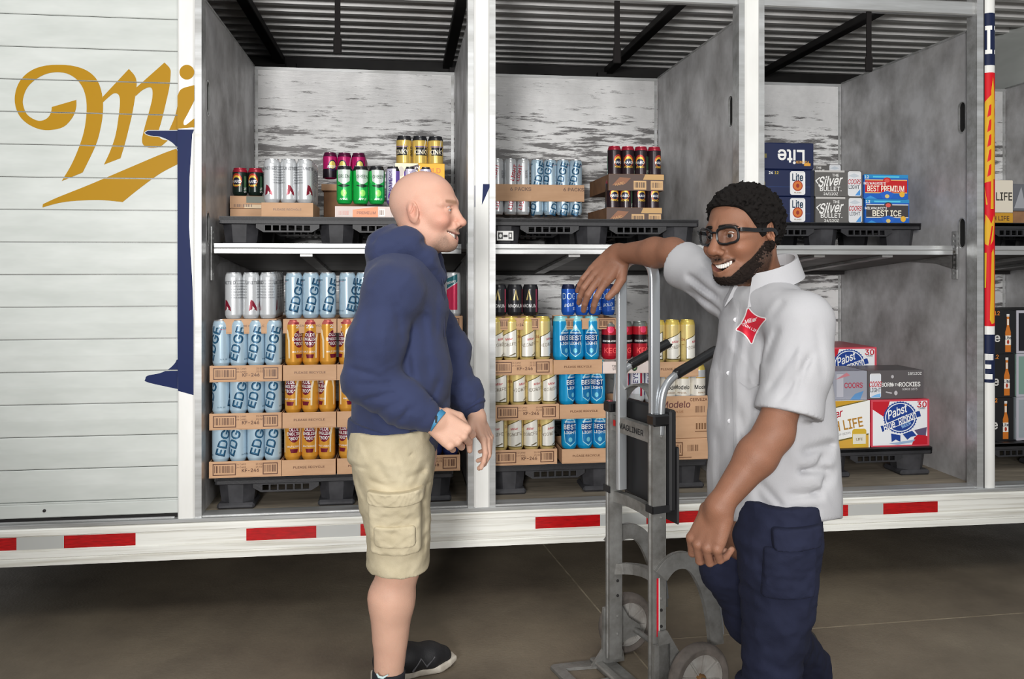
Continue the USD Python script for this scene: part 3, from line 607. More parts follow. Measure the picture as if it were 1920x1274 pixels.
# ---------------------------------------------------------------- cardboard trays
_trays = {}
def kf(A, w, ht, code='KF-246', seed=1):
    br = srgb(96, 62, 44)
    A.barcode(w * .05, w * .37, ht * .14, ht * .86, br, n=13, seed=seed); A.barcode(w * .74, w * .95, ht * .14, ht * .86, br, n=8, seed=seed + 1)
    A.text(code, ht * .2, w * .57, ht * .42, br)
    for k in range(2): A.text('24 CANS', ht * .1, w * .44, ht * (.8 - k * .18), br, bold=False); A.text('25 OZ', ht * .1, w * .69, ht * (.8 - k * .18), br, bold=False)
def oz(A, w, ht, s='PLEASE RECYCLE'): A.text(s, ht * .13, w * .5, ht * .52, srgb(110, 72, 48), wide=1.3)
def tray_print(style, w, ht):
    A = Art(); br = srgb(96, 62, 44)
    if style == 'kf': kf(A, w, ht)
    elif style == 'kf2': kf(A, w, ht, '16-246', 5)
    elif style == 'oz': oz(A, w, ht)
    elif style == 'packs': A.text('6 PACKS', ht * .2, w * .8, ht * .72, br, wide=1.1)
    elif style == 'gold': A.rect(0, w * .46, 0, ht, srgb(238, 226, 196)); A.poly([(w * .22, ht * .3), (w * .46, ht * .55), (w * .48, ht * .95), (w * .24, ht * .75)], srgb(70, 50, 60)); A.text('KINKY', ht * .26, w * .34, ht * .55, wh, rot=20); A.text('GOLD', ht * .3, w * .73, ht * .58, srgb(214, 120, 20)); A.disc(w * .12, ht * .5, w * .06, ht * .3, srgb(200, 190, 180))
    elif style == 'mick':
        dk = srgb(86, 66, 58); A.rect(0, w, 0, ht * .98, dk); A.poly([(w * .62, ht * .66), (w * .66, ht * .98), (w, ht * .98), (w, ht * .66)], srgb(206, 166, 110)); A.barcode(w * .45, w * .68, ht * .06, ht * .6, dk, srgb(216, 176, 126), 9, 3, False); A.barcode(w * .76, w * .98, ht * .06, ht * .6, dk, srgb(216, 176, 126), 9, 4, False)
        A.poly([(w * .06, ht * .3), (w * .2, ht * .8), (w * .4, ht * .75), (w * .3, ht * .4)], srgb(150, 100, 70)); A.text('HARD', ht * .16, w * .2, ht * .4, srgb(200, 150, 100), rot=12)
    elif style == 'micks': A.poly([(w * .3, 0), (w * .3, ht * .3), (w, ht * .3), (w, 0)], srgb(206, 180, 140)); A.poly([(w * .34, ht * .45), (w * .34, ht * .98), (w * .75, ht * .98), (w * .75, ht * .45)], srgb(66, 78, 58)); A.poly([(w * .75, ht * .45), (w * .7, ht * .7), (w * .76, ht * .98), (w, ht * .98), (w, ht * .45)], srgb(210, 160, 104)); A.barcode(w * .05, w * .5, ht * .04, ht * .4, br, None, 12, 7, False)
    elif style == 'green': A.poly([(w * .35, 0), (w * .35, ht * .7), (w * .85, ht), (w * .85, 0)], srgb(226, 140, 90)); A.text('PREMIUM', ht * .26, w * .62, ht * .42, srgb(140, 70, 40)); A.barcode(w * .88, w * .99, ht * .1, ht * .8, br, srgb(240, 232, 226), 6, 9, False); A.barcode(w * .06, w * .3, ht * .1, ht * .7, srgb(210, 150, 140), None, 8, 2, False)
    elif style == 'purple': A.rect(w * .12, w * .14, ht * .1, ht * .9, srgb(200, 186, 180)); A.text('SPIKED', ht * .2, w * .3, ht * .7, srgb(170, 150, 150), bold=False)
    elif style == 'slap': A.text('TO OPEN', ht * .18, w * .32, ht * .62, srgb(70, 70, 70)); A.text('START', ht * .18, w * .3, ht * .38, srgb(70, 70, 70)); A.disc(w * .66, ht * .5, w * .06, ht * .32, srgb(40, 70, 48)); A.disc(w * .66, ht * .5, w * .03, ht * .16, srgb(150, 190, 130))
    elif style == 'modelo': A.text('Modelo', ht * .3, w * .3, ht * .6, srgb(110, 66, 60), shear=.1); A.text('Especial', ht * .14, w * .3, ht * .26, srgb(150, 100, 60), bold=False); A.text('CERVEZA', ht * .14, w * .78, ht * .82, srgb(110, 70, 44)); A.barcode(w * .68, w * .94, ht * .08, ht * .6, br, None, 9, 8, False)
    elif style == 'dogs': A.barcode(w * .06, w * .36, ht * .12, ht * .88, br, n=10, seed=11); A.barcode(w * .66, w * .96, ht * .12, ht * .88, br, n=10, seed=12)
    return A
def tray(kind, u, w, z, nc, nd, ht, style, label, where, rows=1, cardm=None, side=False, only=None, group=None, seed=0, gap=.0664, rot=0.0, face=None):
    """A card tray with its front row of cans (side: also the right-hand column; rows: how many rows deep)."""
    desc, (r, h), *_ = _can_kinds[kind]; p = 2 * r + .0004; W, D = nc * p + .008, nd * p + .008
    card = cardm or kraft; key = (nc, nd, ht, style, round(r, 4)); loc = T(u, w, z)
    if key in _trays: t = thing('can_tray', label, 'tray', loc, ROT + rot, 'cardboard trays of cans', src=_trays[key])
    else:
        t = thing('can_tray', label, 'tray', loc, ROT + rot, 'cardboard trays of cans'); _trays[key] = t
        put(t, 'tray_base', bx(0, W, 0, D, 0, .003), card)
        for nm, m in (('wall', bx(0, W, 0, .0025, .003, ht, .0008)), ('wall', bx(0, W, D - .0025, D, .003, ht, .0008)), ('wall', bx(0, .0025, .0025, D - .0025, .003, ht * .97)), ('wall', bx(W - .0025, W, .0025, D - .0025, .003, ht * .97))): put(t, nm, m, card)
        A = tray_print(style, W, ht)
        if A.L: put_art(t, 'printed_front', A, PRINT)
    R = random.Random(hash_(label) + seed); a = math.radians(ROT + rot)
    ords = ['first', 'second', 'third', 'fourth', 'fifth']
    for j in range(nd):
        for i in range(nc):
            if not (j < rows or (side and i == nc - 1)): continue
            if only is not None and i not in only: continue
            x, y = .004 + p * (i + .5), .004 + p * (j + .5)
            X, Y, Zz = loc; lc = (X + x * math.cos(a) - y * math.sin(a), Y + x * math.sin(a) + y * math.cos(a), z + .0032)
            rowt = '' if j == 0 else f' in row {j + 1} from the front' if False else ['', ', second row', ', third row', ', fourth row'][j]
            rz = R.uniform(-70, 70) if face is None else R.uniform(-face, face)
            can(kind, lc, f'{desc}, {ords[i]} from left{rowt}, {where}', ROT + rz, group or f'{desc}s')
    return t
def hash_(s): return sum((i + 1) * ord(c) for i, c in enumerate(s)) % 9973
LP = .1865
ROWN = ['bottom', 'second', 'third', 'top']
# --- first bay, lower deck
for k in range(3):
    tray('edge', -1.178 + .001 * k, .062, PB + LP * k, 4, 3, .064, 'kf', f'tray with barcode panels under slanted-letter cans, {ROWN[k]} of leftmost stack', f'{ROWN[k]} tray, leftmost stack')
    tray('olde', -.9025 + .002 * k, .062, PB + LP * k, 3, 4, .062, 'oz', f'plain brown tray of amber cans, {ROWN[k]} of its stack next to the leftmost', f'{ROWN[k]} tray, second stack', face=60)
    tray('olde', -.690, .062, PB + LP * k, 3, 4, .062, 'oz', f'plain brown tray of amber cans, {ROWN[k]} of the stack half hidden behind the hoodie', f'{ROWN[k]} amber tray behind the hoodie', face=60)
zt = PB + 3 * LP
tray('silver', -1.132, .075, zt, 3, 4, .058, 'oz', 'plain brown tray of silver cans on top of the leftmost stack', 'tray topping leftmost stack', side=True)
tray('edge', -.9, .075, zt, 3, 4, .056, 'oz', 'plain brown tray of ice-blue cans on the amber stack', 'tray topping second stack')
tray('edge', -.69, .075, zt, 3, 4, .056, 'oz', 'brown tray of ice-blue cans just left of the hoodie sleeve', 'top tray by hoodie sleeve')
for k, (kd, nm) in enumerate((('navyw', 'navy cans under the fist'), ('smooth', 'silver cans behind the far sleeve'), ('smooth', 'purple-lettered cans right of the hoodie'), ('pinkteal', 'pink and teal cans right of the hoodie chest'))):
    tray(kd, -.476 + (.01 if k == 3 else 0), .062, PB + LP * k, 4, 3, .064, 'kf', f'brown tray of {nm}', f'{ROWN[k]} tray right of hoodie', face=25)
# --- second bay, lower deck
for k, u in enumerate((-.068, -.06, -.0865)):
    tray('highlife', u, .12, PB + LP * k, 4, 3, .064, 'kf', f'tray with barcode panels under gold cans, {ROWN[k]} of stack by the white post', f'{ROWN[k]} tray by white post', face=45)
for k, u in enumerate((.226, .216, .190)):
    tray('best', u, .12, PB + LP * k, 3, 4, .06, 'oz', f'plain brown tray of bright blue cans, {ROWN[k]} of its stack', f'{ROWN[k]} tray of the blue stack', face=40)
for k in range(2): tray('keys', .452, .12, PB + LP * k, 3, 4, .06, 'oz', f'brown tray of striped white cans behind the hand truck, {ROWN[k]} layer', f'{ROWN[k]} tray behind hand truck', face=30)
tray('keg', .400, .12, PB + LP * 2, 3, 4, .05, 'slap', 'white tray of red and black cans behind the hand truck loop', 'white tray behind loop handle', cardm=pinkc, face=25)
tray('magnum', -.07, .13, zt, 3, 4, .05, 'kf2', 'small tray of black cans on top of the gold can stack', 'tray topping gold stack', face=30)
tray('dog', .228, .13, zt, 4, 4, .046, 'dogs', 'tray of slim blue cans under the drooping hand', 'tray under the drooping hand', side=True, face=20)
tray('modelo', .656, .12, .776, 3, 3, .088, 'modelo', 'printed brown tray of white and silver cans right of the hand truck', 'printed tray right of rails', face=30)
tray('highlife', .610, .12, .946, 3, 3, .064, 'oz', 'brown tray of gold cans above the hand truck grip', 'tray above black grip', face=45)
# --- first bay, shelf
tray('micks', -1.186, .494, PT + .052, 3, 4, .055, 'micks', 'printed tray of small red-rimmed cans at the left end of the shelf', 'tray at left shelf end')
tray('silver', -1.006, .215, PT, 3, 4, .058, 'oz', 'brown tray of silver cans at the front of the upper left pallet', 'front tray on upper pallet', side=True)
tray('green', -.711, .22, PT, 3, 3, .046, 'green', 'pale and orange tray of green cans on the upper left pallet', 'tray left of bald head', cardm=pinkc, face=20)
tray('purple', -.506, .22, PT, 3, 3, .046, 'purple', 'pale tray of violet cans beside the bald head', 'tray behind bald head', cardm=pinkc, face=30)
tray('goldk', -.464, .235, PT + .1605, 3, 3, .07, 'gold', 'orange and cream tray of gold cans above the bald head', 'orange tray above bald head', cardm=orangec, face=25)
tray('pink', -.81, .68, PT + .152, 3, 4, .03, 'plain', 'low brown tray of magenta cans behind the green cans', 'tray behind green cans', side=True, face=30)
# --- second bay, shelf
tray('redtexts', -.062, .86, PT, 4, 3, .014, 'plain', 'low tray of small red-lettered cans, lower tier by the post', 'lower tier by post', face=60)
tray('edget', .21, .86, PT, 4, 3, .014, 'plain', 'low tray of small slanted-letter cans, lower tier', 'lower tier, middle shelf', face=50)
tray('redtext', -.062, .86, PT + .1256, 4, 3, .085, 'packs', 'deep brown tray of red-lettered cans, upper tier by the post', 'upper tier by post', face=60)
tray('edges', .21, .86, PT + .1256, 4, 3, .085, 'packs', 'deep brown tray of slanted-letter cans, upper tier', 'upper tier, middle shelf', face=50)
tray('mick', .535, .6, PT, 4, 6, .08, 'mick', 'dark printed tray of red-rimmed cans, lower of two on the middle shelf', 'lower tray, middle shelf', cardm=kraft2, face=30)
tray('mick', .545, .6, PT + .161, 4, 6, .08, 'mick', 'dark printed tray of red-rimmed cans, upper of two on the middle shelf', 'upper tray, middle shelf', cardm=kraft2, face=30)

# ================================================================ cartons
def carton(name, u, w, z, W, D, H, color, label, cat_='carton', art=None, side=None, top=None, group='printed drinks cartons', rot=0.0, rough=.4, flip=False, matl=None):
    t = thing(name, label, cat_, T(u, w, z), ROT + rot, group)
    m = matl or mat('card_' + '_'.join(f'{int(255 * c)}' for c in color), color, rough)
    put(t, 'carton_body', bx(0, W, 0, D, 0, H, .003), m)
    put(t, 'end_flap', bx(-.0008, 0, .006, D - .006, .006, H * .52), m); put(t, 'end_flap', bx(W, W + .0008, .006, D - .006, .006, H * .52), m)
    if art is not None:
        A = Art(); art(A, W, H)
        M = np.eye(4)
        if flip: M[:3, :3] = [[-1, 0, 0], [0, 1, 0], [0, 0, -1]]; M[:3, 3] = (W, 0, H)
        put_art(t, 'printed_front', A, PRINT, M)
    if side is not None:
        A = Art(); side(A, D, H); M = np.eye(4); M[:3, :3] = [[0, 1, 0], [-1, 0, 0], [0, 0, 1]]; M[:3, 3] = (0, D, 0); put_art(t, 'printed_end', A, PRINT, M)
    return t
S_ = srgb
def stack_can(A, x, z, w, h, body, top=S_(215, 216, 218)):
    A.poly(sbox(x - w / 2, z, x + w / 2, z + h).buffer(-w * .16).buffer(w * .16, 6), body); A.rect(x - w * .4, x + w * .4, z + h * .94, z + h, top)
def a_lite(A, W, H):
    for zz_ in (.24, .72):
        for x in (.16, .29): A.poly(sbox(W * (x - .055), H * (zz_ - .1), W * (x + .055), H * (zz_ + .1)).buffer(-.008).buffer(.008), S_(206, 204, 214))
    A.rect(W * .02, W * .4, H * .42, H * .54, S_(120, 108, 50)); A.rect(0, W, H * .35, H * .365, S_(40, 66, 120)); A.rect(W * .96, W, 0, H, S_(10, 24, 54))
    A.text('24', H * .1, W * .47, H * .88, wh); A.text('12', H * .1, W * .54, H * .88, S_(206, 180, 60))
    stack_can(A, W * .8, H * .05, W * .19, H * .9, S_(232, 232, 234)); A.text('Lite', H * .27, W * .8, H * .72, S_(24, 50, 76), wide=.72)
    A.disc(W * .8, H * .4, W * .062, H * .2, S_(168, 60, 40)); A.disc(W * .8, H * .4, W * .05, H * .16, S_(208, 116, 50)); A.disc(W * .8, H * .4, W * .02, H * .08, S_(150, 50, 36)); A.text('PILSNER', H * .05, W * .8, H * .14, S_(150, 130, 100))
def a_lite2(A, W, H):
    for zz_ in (.26, .78):
        for x in (.69, .85): A.poly(sbox(W * (x - .075), H * (zz_ - .1), W * (x + .075), H * (zz_ + .1)).buffer(-.008).buffer(.008), S_(214, 212, 222))
    A.rect(W * .58, W, H * .42, H * .58, S_(112, 104, 56)); A.text('Lite', H * .5, W * .28, H * .52, wh, wide=.95); A.text('PILSNER', H * .09, W * .14, H * .72, S_(220, 160, 60)); A.rect(W * .04, W * .12, H * .76, H * .86, S_(220, 160, 60))
def a_silver(A, W, H):
    gk = S_(96, 94, 92); A.rect(0, W, 0, H, gk); A.rect(0, W * .62, H * .93, H, S_(190, 188, 186))
    A.text('THE', H * .1, W * .43, H * .82, wh); A.text('Silver', H * .36, W * .33, H * .6, wh, shear=.35, rot=5, wide=.72); A.line([(W * .06, H * .5), (W * .02, H * .6), (W * .1, H * .72)], H * .04, wh)
    A.text('BULLET.', H * .17, W * .33, H * .3, wh, wide=.95); A.text('24/12OZ', H * .1, W * .33, H * .11, wh)
    stack_can(A, W * .83, H * .03, W * .28, H * .95, S_(222, 224, 228)); A.text('COORS', H * .18, W * .83, H * .58, S_(176, 40, 50), wide=.6, shear=.15); A.text('LIGHT', H * .13, W * .82, H * .38, S_(90, 96, 104), wide=.8); A.poly([(W * .84, H * .06), (W * .95, H * .06), (W * .95, H * .3), (W * .9, H * .2)], S_(80, 150, 220)); A.poly([(W * .7, H * .8), (W * .82, H * .9), (W * .94, H * .8), (W * .82, H * .74)], S_(196, 204, 212))
def a_best(A, W, H, tx, bgc, bord):
    A.rect(0, W, 0, H, S_(24, 96, 190)); A.rect(0, W, H * .86, H, S_(40, 140, 200)); A.rect(W * .2, W * .8, H * .88, H * .94, S_(90, 200, 230)); A.text('12', H * .12, W * .06, H * .9, wh)
    A.rect(W * .02, W * .98, H * .24, H * .8, bord); A.rect(W * .02, W * .98, H * .28, H * .76, bgc); A.disc(W * .52, H * .76, W * .09, H * .13, bgc); A.disc(W * .52, H * .76, W * .06, H * .08, S_(220, 90, 80)); A.text("MILWAUKEE'S", H * .1, W * .24, H * .64, wh)
    A.text(tx, H * .23, W * .49, H * .43, S_(250, 244, 226), wide=.68 if len(tx) > 9 else .9); A.poly([(W * .34, H * .24), (W * .52, H * .34), (W * .68, H * .24), (W * .6, 0), (W * .42, 0)], S_(34, 100, 200)); A.disc(W * .52, H * .12, W * .05, H * .08, S_(220, 196, 120)); A.disc(W * .86, H * .2, W * .06, H * .12, S_(232, 180, 60)); A.poly([(0, 0), (W * .3, 0), (W * .14, H * .14)], S_(60, 150, 220))
def a_pbr(A, W, H):
    rdp, bl = S_(190, 20, 40), S_(24, 60, 140)
    A.rect(0, W, 0, H, S_(206, 70, 86)); A.rect(W * .03, W * .965, H * .03, H * .965, S_(230, 232, 236)); A.poly([(W * .03, H * .965), (W * .03, H * .8), (W * .24, H * .62), (W * .32, H * .965)], rdp)
    A.poly([(W * .7, H * .03), (W * .965, H * .03), (W * .965, H * .2), (W * .84, H * .28), (W * .74, H * .18)], rdp); A.poly([(W * .74, H * .34), (W * .96, H * .4), (W * .94, H * .22), (W * .8, H * .24)], S_(90, 80, 110))
    sc = [(W * .5 + W * .285 * (1 + .03 * (-1) ** k) * math.cos(k * math.pi / 36), H * .62 + H * .335 * (1 + .03 * (-1) ** k) * math.sin(k * math.pi / 36)) for k in range(72)]
    A.poly(sc, bl); A.disc(W * .5, H * .62, W * .262, H * .31, S_(230, 234, 240)); A.disc(W * .5, H * .62, W * .245, H * .29, bl)
    A.poly([(W * .14, H * .38), (W * .2, H * .52), (W * .86, H * .78), (W * .84, H * .62), (W * .86, H * .6)], bl) if False else None
    A.poly([(W * .17, H * .3), (W * .14, H * .46), (W * .2, H * .47), (W * .8, H * .76), (W * .84, H * .77), (W * .87, H * .62), (W * .8, H * .6), (W * .22, H * .32)], wh); A.poly([(W * .19, H * .32), (W * .16, H * .45), (W * .21, H * .455), (W * .8, H * .745), (W * .83, H * .75), (W * .855, H * .635), (W * .8, H * .615), (W * .22, H * .335)], bl)
    A.text('Pabst', H * .17, W * .45, H * .75, wh, shear=.3, rot=20, wide=.75); A.text('Blue', H * .15, W * .31, H * .455, wh, shear=.2, rot=22, wide=.66); A.text('Ribbon', H * .15, W * .62, H * .605, wh, shear=.2, rot=22, wide=.66); A.text('BEER', H * .07, W * .6, H * .46, S_(150, 190, 230), rot=22)
    A.poly([(W * .34, H * .28), (W * .5, H * .24), (W * .5, H * .1), (W * .42, H * .15), (W * .35, H * .1)], bl); A.poly([(W * .54, H * .26), (W * .7, H * .33), (W * .78, H * .22), (W * .68, H * .2), (W * .62, H * .14)], bl); A.poly([(W * .3, H * .07), (W * .5, H * .1), (W * .76, H * .14), (W * .7, H * .08), (W * .45, H * .04)], S_(150, 176, 206))
    A.text('30', H * .12, W * .87, H * .89, rdp, wide=1.1); A.text('CANS', H * .04, W * .87, H * .81, S_(120, 120, 130))
def a_hl(A, W, H):
    gl = S_(196, 150, 40); A.rect(0, W, 0, H, S_(232, 232, 230)); A.poly([(0, H), (W * .98, H), (0, H * .74)], gl); A.poly([(0, H * .74), (W * .98, H), (W * .9, H), (0, H * .77)], S_(110, 96, 40)); A.poly([(0, 0), (W * .98, 0), (W * .98, H * .3), (0, H * .06)], S_(206, 160, 60)); A.poly([(0, H * .06), (W * .98, H * .3), (W * .98, H * .27), (0, H * .03)], S_(110, 96, 40))
    A.text('Miller', H * .15, W * .36, H * .7, S_(180, 40, 60), shear=.35, rot=14, wide=.9); A.line([(W * .16, H * .58), (W * .5, H * .68)], H * .018, S_(180, 40, 60)); A.text('HIGH LIFE', H * .2, W * .48, H * .47, S_(176, 128, 52), rot=9, wide=.78); A.text('THE CHAMPAGNE OF BEERS', H * .045, W * .36, H * .26, S_(150, 150, 150), rot=9, bold=False)
    A.poly(sbox(W * .7, H * .02, W * .94, H * .4).buffer(-.012).buffer(.012), S_(206, 170, 50)); A.rect(W * .71, W * .93, H * .08, H * .29, S_(220, 216, 200)); A.text('LIFE', H * .05, W * .82, H * .18, S_(120, 100, 60))
def a_coors(A, W, H):
    gk = S_(88, 84, 86); A.rect(0, W, 0, H, gk); stack_can(A, W * .14, H * .04, W * .2, H * .86, S_(214, 218, 224)); A.text('COORS', H * .19, W * .14, H * .52, S_(186, 40, 50), wide=.5, shear=.15); A.text('LIGHT', H * .14, W * .14, H * .32, S_(90, 96, 104), wide=.7); A.poly([(W * .05, H * .06), (W * .23, H * .06), (W * .23, H * .2), (W * .12, H * .14)], S_(120, 180, 230))
    A.text('BORN', H * .14, W * .345, H * .5, wh, wide=.8); A.text('IN THE', H * .09, W * .495, H * .49, wh, wide=.8); A.text('ROCKIES', H * .15, W * .75, H * .5, wh, wide=.9); A.text('SINCE 1873', H * .07, W * .75, H * .33, S_(200, 198, 200)); A.text('18/12OZ', H * .09, W * .84, H * .88, S_(220, 220, 220)); A.disc(W * .44, H * .78, W * .025, H * .06, S_(180, 178, 182)); A.disc(W * .5, H * .2, W * .03, H * .08, S_(190, 188, 192)); A.line([(W * .33, H * .24), (W * .42, H * .2)], H * .05, S_(180, 178, 182))
def a_coors_side(A, W, H): A.rect(0, W, 0, H, S_(150, 152, 164)); A.text('COORS', H * .18, W * .6, H * .5, S_(170, 50, 70), wide=.8); A.poly([(W * .5, 0), (W * .8, 0), (W * .9, H * .3), (W * .65, H * .2)], S_(90, 140, 190)); A.rect(W * .1, W * .3, H * .1, H * .9, S_(180, 180, 190)); A.poly([(W * .05, H * .7), (W * .5, H * .85), (W * .4, H * .95)], S_(190, 120, 130))
def a_navybox(A, W, H):
    A.rect(0, W, 0, H, S_(34, 32, 46))
    for k, s in enumerate(('TASTES', 'LIKE BEER', 'SHOULD')): A.text(s, H * .12, W * .5, H * (.84 - k * .16), wh, wide=.85)
    A.text('B', H * .3, W * .58, H * .22, wh)
dn = S_(20, 32, 72)
for k in range(3):
    carton('beer_carton', 1.09, .42, PT + k * .1265, .402, .27, .125, dn, ['bottom navy carton with white can picture behind the curly-haired head', 'middle navy carton with white can picture beside the curly-haired head', 'topmost navy carton lying upside down with inverted white lettering'][k], art=a_lite2 if k == 2 else a_lite, flip=k == 2)
for k in range(2): carton('beer_carton', 1.498 + .004 * (1 - k), .42, PT + k * .1265, .24, .27, .125, S_(96, 94, 92), ['lower grey carton with white script lettering and can picture', 'upper grey carton with white script lettering and can picture'][k], art=a_silver)
for k in range(3): carton('beer_carton', 1.58, .72, PT + k * .107, .22, .27, .106, S_(104, 102, 100), f'grey carton behind the script-lettered ones, {["lowest", "middle", "topmost"][k]} of its stack', art=a_silver if k == 2 else None)
carton('beer_carton', 1.752, .42, PT, .225, .2, .117, S_(24, 96, 190), 'blue carton with dark band, lower of the blue pair', art=lambda A, W, H: a_best(A, W, H, 'BEST ICE', S_(60, 56, 60), S_(214, 210, 206)))
carton('beer_carton', 1.746, .42, PT + .118, .225, .2, .117, S_(24, 96, 190), 'blue carton with red band, upper of the blue pair', art=lambda A, W, H: a_best(A, W, H, 'BEST PREMIUM', S_(196, 30, 36), S_(230, 190, 120)))
carton('beer_carton', 1.68, .25, PB, .286, .33, .214, S_(206, 70, 86), 'white and red carton with full blue ribbon emblem at the lower right', art=a_pbr)
carton('beer_carton', 1.39, .25, PB, .284, .33, .214, S_(232, 232, 230), 'white and gold carton beside the full blue ribbon carton', art=a_hl)
carton('beer_carton', 1.675, .27, PB + .2155, .276, .2, .13, S_(88, 84, 86), 'grey carton with mountain slogan on the ribbon carton', art=a_coors)
carton('beer_carton', 1.508, .27, PB + .2155, .164, .2, .13, S_(150, 152, 164), 'silver carton end between slogan carton and shirt', art=a_coors_side)
carton('beer_carton', 1.40, .27, PB + .2155, .1, .2, .126, S_(34, 32, 46), 'small dark carton with white text beside the shirt', art=a_navybox)
carton('beer_carton', 1.57, .595, PB, .286, .33, .21, S_(206, 70, 86), 'ribbon emblem carton on the pallet, hidden beneath the rear one', art=a_pbr)
carton('beer_carton', 1.572, .5, PB + .2155, .286, .33, .214, S_(206, 70, 86), 'rear blue ribbon carton peeping over the slogan carton', art=a_pbr)
# plain brown cartons
def a_plain(A, W, H): A.rect(W * .68, W * .96, H * .3, H * .34, S_(120, 84, 54)); [A.rect(W * (.7 + .06 * q), W * (.735 + .06 * q), H * .42, H * .7, S_(120, 84, 54)) for q in range(4)]
def a_codes(A, W, H): br = S_(110, 74, 48); A.barcode(W * .06, W * .42, H * .2, H * .85, br, n=9, seed=21); A.barcode(W * .5, W * .78, H * .3, H * .8, br, None, 9, 22, False); A.line([(W * .04, H * .12), (W * .6, H * .12)], H * .03, br)
carton('brown_carton', .662, .12, PB, .205, .3, .09, (0, 0, 0), 'brown carton with barcode panel, lowest right of the hand truck', art=a_codes, matl=kraft, group='plain brown cartons')
carton('brown_carton', .662, .12, PB + .0905, .205, .3, .0925, (0, 0, 0), 'brown carton with small bars print, under the white and silver cans', art=a_plain, matl=kraft, group='plain brown cartons')
carton('brown_carton', -1.186, .494, PT, .205, .27, .051, (0, 0, 0), 'flat brown carton under the red-rimmed cans at the left shelf end', matl=kraft, group='plain brown cartons')
carton('brown_carton', -.8, .69, PT, .19, .24, .151, (0, 0, 0), 'dark brown carton holding up the magenta cans', matl=kraft2, group='plain brown cartons')
carton('brown_carton', .496, .12, PB + 2 * LP - .022, .15, .2, .0, (0, 0, 0), 'x', matl=kraft) if False else None
# --- dark bay beyond the pole
def a_bottle(A, W, H):
    A.rect(0, W, 0, H, S_(16, 16, 20)); A.text('Lite', H * .2, W * .38, H * .38, S_(200, 198, 194)); bc = S_(196, 110, 30)
    x = W * .8; A.poly([(x - W * .07, H * .04), (x + W * .07, H * .04), (x + W * .07, H * .5), (x + W * .03, H * .64), (x + W * .03, H * .88), (x - W * .03, H * .88), (x - W * .03, H * .64), (x - W * .07, H * .5)], bc); A.rect(x - W * .035, x + W * .035, H * .86, H * .92, S_(210, 208, 206)); A.rect(x - W * .026, x + W * .026, H * .66, H * .8, S_(220, 206, 190)); A.rect(x - W * .07, x + W * .07, H * .2, H * .42, S_(232, 226, 216)); A.disc(x, H * .27, W * .03, H * .05, S_(170, 60, 40)); A.text('Lite', H * .07, x, H * .37, S_(30, 40, 60)); A.rect(0, W * .3, H * .92, H * .95, S_(120, 118, 116)); A.text('12', H * .09, W * .52, H * .94, S_(220, 130, 40))
for k in range(3): carton('bottle_carton', 2.225 + .006 * k, .3, PB + k * .2055, .205, .3, .204, S_(16, 16, 20), f'black carton with bottle picture beyond the round pole, {["bottom", "middle", "top"][k]} of three', art=a_bottle)
def a_white(A, W, H): A.frame(0, W, 0, H, H * .06, S_(176, 174, 184)); A.text('BEER', H * .2, W * .3, H * .5, S_(190, 190, 170), rot=90)
for k in range(3): carton('beer_carton', 2.444, .3, PB + k * .2055, .28, .3, .204, [S_(150, 160, 166), S_(120, 150, 140), S_(16, 16, 26)][k], f'pale-edged carton at the picture edge beyond the pole, {["bottom", "middle", "top"][k]} of three', art=a_white)
carton('beer_carton', 2.22, .32, PT, .225, .28, .05, S_(190, 140, 30), 'yellow carton on the far right shelf', art=lambda A, W, H: A.text('HIGH LIFE', H * .4, W * .6, H * .5, S_(90, 60, 30)))
carton('beer_carton', 2.22, .32, PT + .051, .225, .28, .155, S_(214, 206, 190), 'cream carton with dark capitals on the far right shelf', art=lambda A, W, H: A.text('HIGH LIFE', H * .24, W * .52, H * .5, S_(60, 56, 50), wide=.8))
carton('beer_carton', 2.452, .34, PT, .25, .28, .06, S_(170, 110, 60), 'brown carton base at the far right shelf edge', matl=kraft2)
carton('beer_carton', 2.452, .34, PT + .061, .25, .28, .13, S_(96, 98, 104), 'grey carton at the far right shelf edge', art=lambda A, W, H: A.poly([(W * .05, H * .1), (W * .2, H * .9), (W * .3, H * .1)], S_(150, 152, 158)))
# ================================================================ hand truck (local x backwards from the load, y from the near rail to the far one)
hm = mat('cast_aluminium', srgb(162, 162, 160), .42, .55, dark=srgb(112, 110, 106), scale=14, bump=.0006, bscale=90, rvar=.15)
hml = mat('bright_aluminium', srgb(208, 212, 216), .3, .7, dark=srgb(180, 184, 188), scale=8, stretch=(1, 1, .2))
hgrip = mat('black_grip', srgb(22, 22, 24), .3, coat=.3)
tyre = mat('grey_tyre', srgb(112, 104, 98), .8, dark=srgb(78, 72, 68), scale=18)
hubm = mat('grey_hub', srgb(170, 168, 164), .5, dark=srgb(130, 124, 118), scale=14)
rust = mat('rusty_cap', srgb(150, 110, 70), .6, .3, var=.4, scale=60)
board = mat('black_board', srgb(38, 38, 40), .55, dark=srgb(26, 26, 28), scale=5)
HX, HY = .447, 2.575
LATW = .2616
HROT = math.degrees(math.atan2(.3976, .9175))
ht = thing('hand_truck', 'worn aluminium hand truck with tall loop handle standing between the two men', 'hand truck', (HX, HY, 0), HROT)
rail = Polygon([(-.022, -.014), (.026, -.014), (.026, -.008), (.004, -.008), (.004, .008), (.026, .008), (.026, .014), (-.022, .014), (-.022, .006), (-.018, .004), (-.018, -.004), (-.022, -.006)])
for y, lb in ((0, 'near'), (LATW, 'far')):
    put(ht, 'rail', moved(extr(rail, .85, 'z'), (0, y, .035)), hm)
